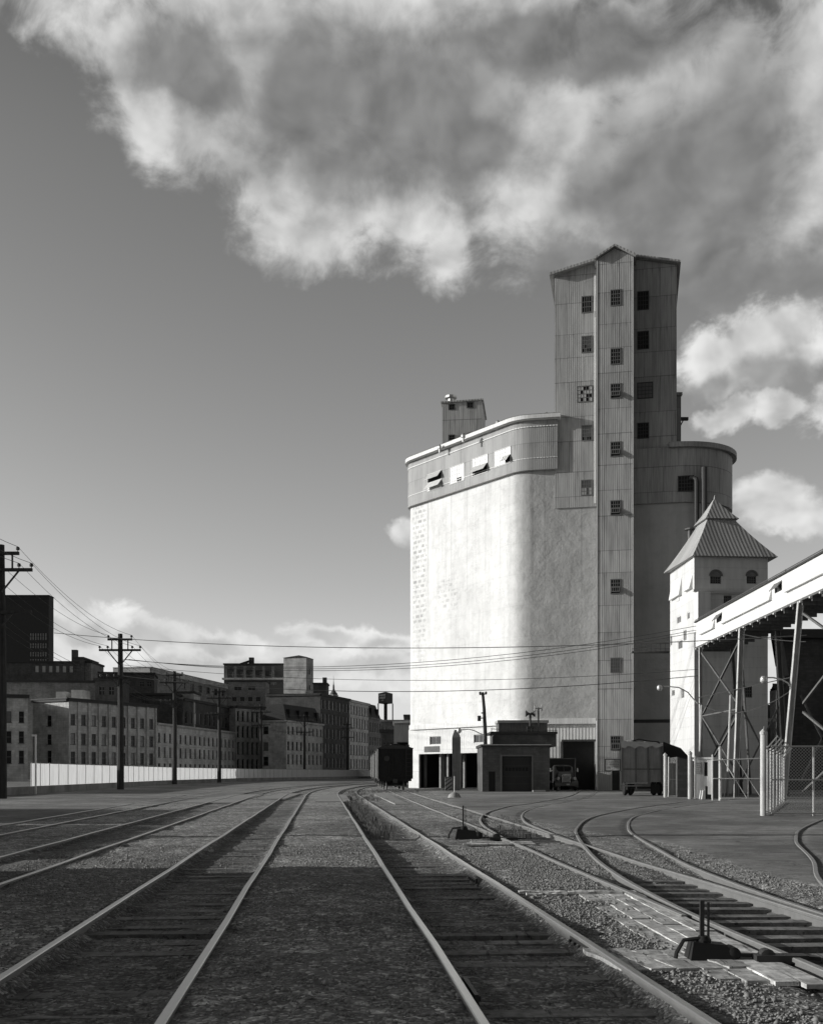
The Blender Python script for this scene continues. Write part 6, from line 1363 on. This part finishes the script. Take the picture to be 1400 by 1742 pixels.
# ================================================================== THE CITY BEHIND THE FENCE
def bld(label, px0, Y0, px1, Y1, ztop, rows, ncol, zrow, mat, depth=12., name='city_building', wsz=(.42, .58), endw=None, cornice=.5, cmat=None, ground=None, pil=False, roof='tar_roof', arch=False, zbase=0., roofh=0., end_len=None, gap=(), wmat='glass_dark', fmat='frame_grey', wdep=.25, mans=0, nomull=False, hidebot=True):
    """facade from photo column px0 (distance Y0) to px1 (Y1), rows=[(z0,z1),..] window bands"""
    A = Vector((XG(px0, Y0), Y0, 0)); B = Vector((XG(px1, Y1), Y1, 0)); u = (B-A); L = u.length; u.normalize(); n = Vector((u.y, -u.x, 0)); bk = -n*depth
    t = thing(name, label, 'building', (*A.xy[:], 0), 'buildings behind the pale fence'); m = MB(); hs = []
    cw = L/ncol
    for i in range(ncol):
        if i in gap: continue
        for z0, z1 in rows: hs.append((cw*(i+.5-wsz[0]/2), cw*(i+.5+wsz[0]/2), z0, z1))
    m.holes(A, u, n, L, zbase, ztop, hs, wdep)
    he = []; eL = depth
    if endw:   # end wall with its own windows (faces the camera)
        for f0 in endw[0]:
            for z0, z1 in endw[1]: he.append((eL*f0-endw[2]/2, eL*f0+endw[2]/2, z0, z1))
    oe = A+bk; m.holes(oe, n, Vector((n.y, -n.x, 0)), eL, zbase, ztop, he, wdep, uoff=50)
    m.wall([B.xy[:], (B+bk).xy[:], (A+bk).xy[:]], zbase, ztop, u0=80); m.build('wall', mat, t)
    ne = Vector((n.y, -n.x, 0))
    def w_(o, uu, nn, a0, a1, z0, z1):
        Wd, Ht = a1-a0, z1-z0; o = o+uu*a0-nn*(wdep-.06); mm = MB(); fr = .09
        mm.obox((o.x, o.y, 0), uu, nn, 0, Wd, -.04, .02, z1-fr, z1); mm.obox((o.x, o.y, 0), uu, nn, 0, fr, -.04, .018, z0, z1-fr); mm.obox((o.x, o.y, 0), uu, nn, Wd-fr, Wd, -.04, .018, z0, z1-fr); mm.obox((o.x, o.y, 0), uu, nn, fr, Wd-fr, -.03, .03, (z0+z1)/2-.05, (z0+z1)/2+.05); mm.obox((o.x, o.y, 0), uu, nn, -.1, Wd+.1, -.02, wdep+.1, z0-.12, z0-.003)
        f_ = mm.build('window', fmat, t); pm = MB(); pm.add([(*(o+uu*x).xy[:], z) for x, z in ((0, z0), (Wd, z0), (Wd, z1), (0, z1))], [(0, 1, 2, 3)])
        pm.build('pane', wmat if random.random() < .8 else 'glass_grey', f_)
    cnt = 0
    for h_ in hs:
        if cnt < 96: w_(A, u, n, *h_); cnt += 1
    for h_ in he: w_(oe, n, ne, *h_)
    if cornice:
        cm = MB(); cmn = cmat or mat
        for (o_, uu, nn, LL_) in ((A, u, n, L), (oe, n, ne, eL)): cm.obox((o_.x, o_.y, 0), uu, nn, -.0 if uu is u else 0, LL_+(.3 if uu is u else 0), .003, .4, ztop-cornice, ztop-.1); cm.obox((o_.x, o_.y, 0), uu, nn, 0, LL_+.35, .003, .55, ztop-.1, ztop+.12)
        cm.build('cornice', cmn, t)
    if pil:
        for i in range(ncol+1):
            cm = MB(); cm.obox((A.x, A.y, 0), u, n, max(0, cw*i-.32), min(L, cw*i+.32), .002, .32, zbase, ztop-cornice-.02); cm.build('pilaster', mat, t)
    if len(rows) > 1 and not pil:
        cm = MB()
        for z0, z1 in rows[:-1]: cm.obox((A.x, A.y, 0), u, n, 0, L, .002, .09, z1+.35, z1+.5)
        cm.build('string_course', mat, t)
    if arch:
        for h_ in hs:
            cm = MB(); w2 = (h_[1]-h_[0])/2+.14; c_ = A+u*((h_[0]+h_[1])/2)
            P = [c_+n*.06+u*(w2*math.cos(a))+Vector((0, 0, h_[3]-.05+w2*.7*math.sin(a))) for a in np.linspace(0, math.pi, 9)]; cm.add(P, [tuple(range(9))]); cm.build('arch_head', fmat, t)
    if mans:
        q = [A, B, B+bk, A+bk]; c_ = (A+B+bk/1)/2; ins = 1.6
        lo = [(v.x, v.y, ztop+.1) for v in q]; uA = u*ins; nA = n*ins
        up_ = [A+uA-nA, B-uA-nA, B+bk-uA+nA, A+bk+uA+nA]; hi = [(v.x, v.y, ztop+mans) for v in up_]
        cm = MB(); cm.add(lo+hi, [(0, 1, 5, 4), (1, 2, 6, 5), (2, 3, 7, 6), (3, 0, 4, 7), (4, 5, 6, 7)]); r_ = cm.build('mansard_roof', 'slate', t)
        for i in range(ncol//2):
            cm = MB(); a = L*(i+.5)/(ncol//2); cm.obox((A.x, A.y, 0), u, n, a-.6, a+.6, -1.2, -.15, ztop+.4, ztop+mans*.7); cm.build('dormer', 'slate', r_)
    else:
        cm = MB(); cm.cap([A.xy[:], B.xy[:], (B+bk).xy[:], (A+bk).xy[:]], ztop+.0 if not cornice else ztop+.121); cm.build('roof', roof, t)
    return t
z = lambda py, Y: ZG(py, Y)
# row along the quay street, left to right
b1 = bld('four storey stone block with pilasters, nearest of the row at the left', 115, 211, 265, 233, 16.0, [(10.9, 13.0), (7.1, 9.3), (3.3, 5.7), (.3, 2.0)], 9, 0, 'stone', 9.5, pil=True, endw=((.48,), [(10.7, 12.8), (7.1, 9.1), (3.3, 5.9)], 1.2), cornice=.55, cmat='trim_dark')
b1b = bld('stone block cut by the left edge, standing before its taller neighbours', -150, 196, 47, 203, 16.0, [(10.9, 13.0), (7.1, 9.3), (3.3, 5.7)], 9, 0, 'stone', 19, cornice=.55, cmat='trim_dark')
b2 = bld('pale three storey row with arched shop doors right of the stone block', 266, 236, 400, 292, 12.3, [(8.3, 10.3), (5.0, 7.2), (1.4, 3.6)], 17, 0, 'light_stone', 11, cornice=.3, wsz=(.36, .5), arch=False)
m = MB(); 
b2b = bld('dark slate roofed block rising behind the pale three storey row', 312, 262, 402, 300, 19.5, [(13.6, 16.4)], 12, 0, 'brown_brick', 12, cornice=.5, zbase=9)
b3 = bld('arcaded four storey block with arched top windows beside the mansard block', 401, 293, 457, 304, 19.6, [(15.6, 18.0), (11.2, 14.0), (6.6, 9.6), (2.2, 5.0)], 7, 0, 'stone', 10, arch=True, cornice=.6, cmat='brown_brick')
b4 = bld('corner block of light brick under a dark mansard roof', 487, 285, 549, 308, 15.2, [(11.8, 13.8), (7.6, 9.8), (3.9, 6.4), (.2, 1.6)], 9, 0, 'stone', 7.6, mans=4.5, endw=((.22,), [(11.8, 13.8), (7.4, 9.6), (3.5, 5.8)], 1.5), cornice=.3)
b5 = bld('tall dark warehouse with five window rows behind the mansard block', 545, 322, 594, 347, 25., [(20.6, 23.4), (16.2, 19.2), (11.8, 14.8), (7.4, 10.4), (3., 6.)], 8, 0, 'brown_brick', 17.5, cornice=.5)
b6 = bld('iron fronted block with pale window frames right of the dark warehouse', 594.5, 349, 627, 371, 25., [(20.6, 23.4), (16.2, 19.4), (11.8, 15.), (7.4, 10.6), (3., 6.)], 7, 0, 'light_stone', 16, wsz=(.6, .6), cornice=.6)
b7 = bld('narrow dark block with a mansard top at the end of the row', 628, 373, 648, 388, 20.5, [(15.6, 19), (11., 14.), (6.4, 9.4), (2.4, 5.)], 5, 0, 'city_brick', 14, mans=5., fmat='trim_light', cornice=.4)
# back row
def blk(label, px0, px1, py0, Y, depth, mat, wins=None, name='city_building', roofm='tar_roof', roofpy=None, par=.0, wm='glass_dark', fm='frame_grey', skew=.0, chim=None):
    x0, x1, zt = XG(px0, Y), XG(px1, Y), ZG(py0, Y); t = thing(name, label, 'building', ((x0+x1)/2, Y, 0), 'rooftops rising behind the front row')
    A = Vector((x0, Y, 0)); B = Vector((x1, Y+skew, 0)); u = (B-A); L = u.length; u.normalize(); n = Vector((u.y, -u.x, 0)); bk = -n*depth; hs = []
    if wins:
        for (a, b, ya, yb, k) in wins:
            for i in range(k):
                w = (b-a)/k; hs.append(((XG(a+w*(i+.25), Y)-x0)/u.x, (XG(a+w*(i+.75), Y)-x0)/u.x, ZG(yb, Y), ZG(ya, Y)))
    m = MB(); m.holes(A, u, n, L, 0, zt, hs, .3); m.wall([B.xy[:], (B+bk).xy[:], (A+bk).xy[:], A.xy[:]], 0, zt, u0=30); m.build('wall', mat, t)
    for a0, a1, z0, z1 in hs:
        o = A+u*a0-n*.22; mm = MB(); mm.obox((o.x, o.y, 0), u, n, 0, a1-a0, -.05, .03, z1-.14, z1); mm.obox((o.x, o.y, 0), u, n, 0, a1-a0, -.05, .03, (z0+z1)/2-.07, (z0+z1)/2+.07); mm.obox((o.x, o.y, 0), u, n, (a1-a0)/2-.07, (a1-a0)/2+.07, -.05, .028, z0, z1-.14); f_ = mm.build('window', fm, t)
        pm = MB(); pm.add([(*(o+u*x).xy[:], zz) for x, zz in ((0, z0), (a1-a0, z0), (a1-a0, z1), (0, z1))], [(0, 1, 2, 3)]); pm.build('pane', wm, f_)
    m = MB(); P = [A+n*.4-u*.3, B+n*.4+u*.3, B+bk+u*.3, A+bk-u*.3]; m.prism([p.xy[:] for p in P], zt, zt+.5); m.build('roof', roofm, t)
    if chim:
        for a, b, ya in chim: m = MB(); c_ = XG((a+b)/2, Y+3); hw = (XG(b, Y+3)-XG(a, Y+3))/2; m.box(c_-hw, c_+hw, Y+3-hw, Y+3+hw, zt, ZG(ya, Y+3)); m.build('chimney', 'brown_brick', t)
    return t
tw_ = blk('dark modern office slab standing far behind at the left edge', -40, 83, 1014, 560, 7.5, 'slate', [(50, 80, 1077, 1089, 7), (50, 80, 1094, 1103, 7), (50, 80, 1109, 1117, 7), (50, 80, 1121, 1127, 7)], 'office_tower', 'slate', wm='glass_dusty', fm='slate')
blk('dark brick block with six white sashed windows above the stone block roofs', -90, 127, 1127, 290, 3.5, 'brown_brick', [(54, 123, 1132, 1143, 6)], wm='glass_dusty', fm='frame_white', skew=2, chim=[(123, 132, 1106)])
blk('plain dark block right beside the chimney, behind the stone block', 127, 141, 1121, 292, 14, 'brown_brick'); blk('plain lower dark block two right of the chimney', 141, 155, 1128, 294, 12, 'city_brick')
blk('low grey brick block directly above the stone block at the left', -120, 160, 1160, 246, 10, 'city_brick', skew=3)
for a, b, y0, lb in ((95, 112, 1177, 'left one of two pale boxes on the roof above the stone block'), (121, 142, 1174, 'right one of two pale boxes on the roof above the stone block')):
    m = MB(); Y = 238; m.box(XG(a, Y), XG(b, Y), Y, Y+5, 14, ZG(y0, Y)); tag(m.build('roof_box', 'pale_wall'), lb, 'roof box')
blk('dark block with ornate dormer windows behind the first utility pole', 162, 200, 1158, 242, 10, 'brown_brick', [(165, 198, 1168, 1182, 2)])
blk('long dark block with a flat roof behind the first utility pole', 150, 258, 1146, 300, 14, 'brown_brick', [(232, 256, 1158, 1166, 2)], skew=3)
lb_ = bld('long low block with a pale sloping roof edge reaching to the hotel', 256, 330, 386, 395, 33.6, [(29, 31.2)], 9, 0, 'city_brick', 12, cornice=1.6, cmat='pale_wall')
blk('grey block with small rooftop box left of the hotel', 296, 330, 1180, 268, 8, 'pale_wall'); blk('dark block in the gap below the long pale roof edge', 200, 300, 1183, 262, 8, 'brown_brick', [(240, 252, 1188, 1196, 2)])
# hotel with heavy cornice, stair tower beside it
ht_ = blk('old hotel with a heavy bracketed cornice and arched attic above the mansard block', 381, 481, 1131, 420, 22, 'hotel_dark', [(388, 470, 1143, 1152, 5), (392, 476, 1161, 1166, 4)], 'hotel_building', chim=[(424, 432, 1119)], wm='glass_grey', fm='trim_light')
for i in range(6):
    m = MB(); a = 383+i*16; Y = 419; m.box(XG(a, Y), XG(a+4, Y), Y-1.2, Y-.05, ZG(1154, Y), ZG(1134, Y)); m.build('attic_pier', 'city_brick', ht_)
m = MB(); m.box(XG(379, 419), XG(482, 419), 417, 419.9, ZG(1157, 419), ZG(1154, 419)); m.build('cornice', 'stone', ht_)
m = MB(); m.bar(PT(389, 1137, 420), PT(425, 1125, 422), .9); m.build('flue_pipe', 'iron', ht_)
blk('plain grey brick block standing before the hotel', 389, 452, 1160, 400, 10, 'city_brick', [(393, 440, 1168, 1174, 2), (392, 446, 1186, 1193, 4)], wm='glass_dark')
sv = thing('water_tower_house', 'pale rendered square tower with a low pyramid roof beside the hotel', 'tower', (XG(508, 410), 412, 0)); Y = 410
K2 = [(XG(482.5, Y+3), Y+3), (XG(521, Y), Y), (XG(533, Y+8), Y+8), (XG(495, Y+12), Y+12)]; zt = ZG(1118, Y)
m = MB(); m.prism(K2, 20, zt); m.build('wall', 'board_concrete', sv); c_ = (XG(508, Y+5), Y+6); E_ = [(k[0]+(k[0]-c_[0])*.06, k[1]+(k[1]-c_[1])*.1) for k in K2]
m = MB(); m.add([(*e, zt) for e in E_]+[(*c_, ZG(1112, Y))], [(0, 1, 4), (1, 2, 4), (2, 3, 4), (3, 0, 4), (3, 2, 1, 0)]); m.build('roof', 'slate', sv)
m = MB(); 
for py in (1138, 1165): m.box(XG(526, Y+2), XG(528, Y+2), Y+1.6, Y+2.2, ZG(py+9, Y), ZG(py, Y))
m.build('window', 'glass_dark', sv)
blk('dark chimney block right of the pale rendered tower', 533, 556, 1164, 400, 10, 'brown_brick', chim=[(549, 556, 1153)])
cu = thing('cupola', 'domed cupola with a thin spire above the dark warehouse', 'cupola', (XG(567, 450), 450, 30)); Y = 450; x = XG(567.5, Y); zc_ = ZG(1185, Y); s = Y/F
m = MB(); m.lathe([(7*s, -6), (7*s, 0), (8*s, .1), (8*s, .6)], (x, Y, zc_), 8, smooth=False); m.build('drum', 'stone', cu)
m = MB(); m.lathe([(7*s, .6), (6.3*s, 3*s+.6), (4.5*s, 7*s), (2.2*s, 11*s), (1.4*s, 14*s)], (x, Y, zc_), 16); m.build('dome', 'steel_truss', cu)
m = MB(); m.lathe([(1.6*s, 13.5*s), (1.5*s, 18*s), (.7*s, 21*s), (.3*s, 28*s), (.1*s, 36*s)], (x, Y, zc_), 8); m.build('spire', 'iron', cu)
blk('long dark wall stepping up behind the mansard block roof', 456, 545, 1183, 345, 12, 'brown_brick')
# rooftop water tank with painted panels
wt = thing('water_tank', 'dark boxy rooftop water tank with pale lettering on four legs', 'water tank', (XG(655.5, 430), 430, 0)); Y = 430; s = Y/F
kk = [PT(643.5, 0, Y), PT(657.5, 0, Y-5), PT(668, 0, Y+1), PT(655, 0, Y+6)]; kk = [(p.x, p.y) for p in kk]; z0, z1 = ZG(1197, Y), ZG(1180, Y)
m = MB(); m.prism(kk, z0, z1); m.build('tank', 'brown_brick', wt); m = MB(); cc = (sum(k[0] for k in kk)/4, sum(k[1] for k in kk)/4); m.add([(*k, z1) for k in kk]+[(*cc, ZG(1177, Y))], [(0, 1, 4), (1, 2, 4), (2, 3, 4), (3, 0, 4)]); m.build('roof', 'iron', wt)
for k in kk: m = MB(); m.bar((*k, 10), (*k, z0), .45); m.build('leg', 'iron', wt)
m = MB(); m.lathe([(3*s, 0), (3*s, z0-10)], (*cc, 10), 8); m.build('riser_pipe', 'brown_brick', wt)
uu = Vector((kk[1][0]-kk[0][0], kk[1][1]-kk[0][1], 0)); LU_ = uu.length; uu.normalize(); nn = Vector((uu.y, -uu.x, 0)); m = MB()
for zz, a, b, hh in ((.70, .06, .94, .17), (.42, .18, .88, .2), (.24, .35, .7, .07)):
    nL = 8 if hh > .1 else 5; 
    for i in range(nL):
        w = (b-a)*LU_/nL; o_ = a*LU_+w*i; zb2 = z0+zz*(z1-z0); H2 = hh*(z1-z0); m.obox((*kk[0], 0), uu, nn, o_, o_+w*.26, .02, .06, zb2, zb2+H2); m.obox((*kk[0], 0), uu, nn, o_+w*.26, o_+w*.8, .02, .06, zb2+H2*(.75 if i % 2 else 0), zb2+H2*(1. if i % 2 else .25)); 
        if i % 3 != 1: m.obox((*kk[0], 0), uu, nn, o_+w*.58, o_+w*.8, .02, .058, zb2+.02, zb2+H2*.74)
m.build('lettering', 'pale_letter', wt)  # pale letters in one even tone
# sheds between the row and the elevator
blk('long low warehouse with a pale roof edge below the water tank', 648, 712, 1228, 300, 20, 'city_brick', name='warehouse', roofm='pale_wall')
blk('dark upper shed on the long low warehouse', 688, 712, 1219, 305, 20, 'brown_brick', name='warehouse')
ws_ = thing('white_shed', 'pale boarded shed with a dark opening below, left of the elevator', 'shed', (XG(690, 170), 170, 0)); Y = 170
m = MB(); m.holes((XG(670, Y), Y, 0), (1, 0, 0), (0, -1, 0), XG(712, Y)-XG(670, Y), 0, ZG(1231, Y), [(XG(675.5, Y)-XG(670, Y), XG(712, Y)-XG(670, Y)-.1, 0, ZG(1263, Y))], 3.); m.wall([(XG(670, Y), Y+14), (XG(670, Y), Y)], 0, ZG(1231, Y)); m.wall([(XG(712, Y), Y), (XG(712, Y), Y+14), (XG(670, Y), Y+14)], 0, ZG(1231, Y)); m.build('wall', 'light_steel_siding', ws_)
m = MB(); m.add([(XG(668, Y), Y-.3, ZG(1231, Y)), (XG(714, Y), Y-.3, ZG(1229.5, Y)), (XG(714, Y), Y+14, ZG(1229.5, Y)), (XG(668, Y), Y+14, ZG(1231, Y))]+[(XG(668, Y), Y-.3, ZG(1228, Y)), (XG(714, Y), Y-.3, ZG(1226, Y)), (XG(714, Y), Y+14, ZG(1226, Y)), (XG(668, Y), Y+14, ZG(1228, Y))], [(3, 2, 1, 0), (4, 5, 6, 7), (0, 1, 5, 4), (1, 2, 6, 5), (2, 3, 7, 6), (3, 0, 4, 7)]); m.build('roof', 'roof_white', ws_)
m = MB(); m.box(XG(675, Y), XG(712, Y), Y+3.1, Y+3.3, 0, ZG(1262, Y)); m.build('back_wall', 'door_dark', ws_)
blk('small dark gabled shed left of the pale boarded shed', 648, 670, 1246, 200, 8, 'brown_brick', [(650, 670, 1262, 1272, 3)], name='warehouse')
upole(XG(656, 250), 250, 12.2, 'short dark wooden pole just left of the pale boarded shed', arms=False)

# tree behind? none in the picture: the far quay ends in low blocks
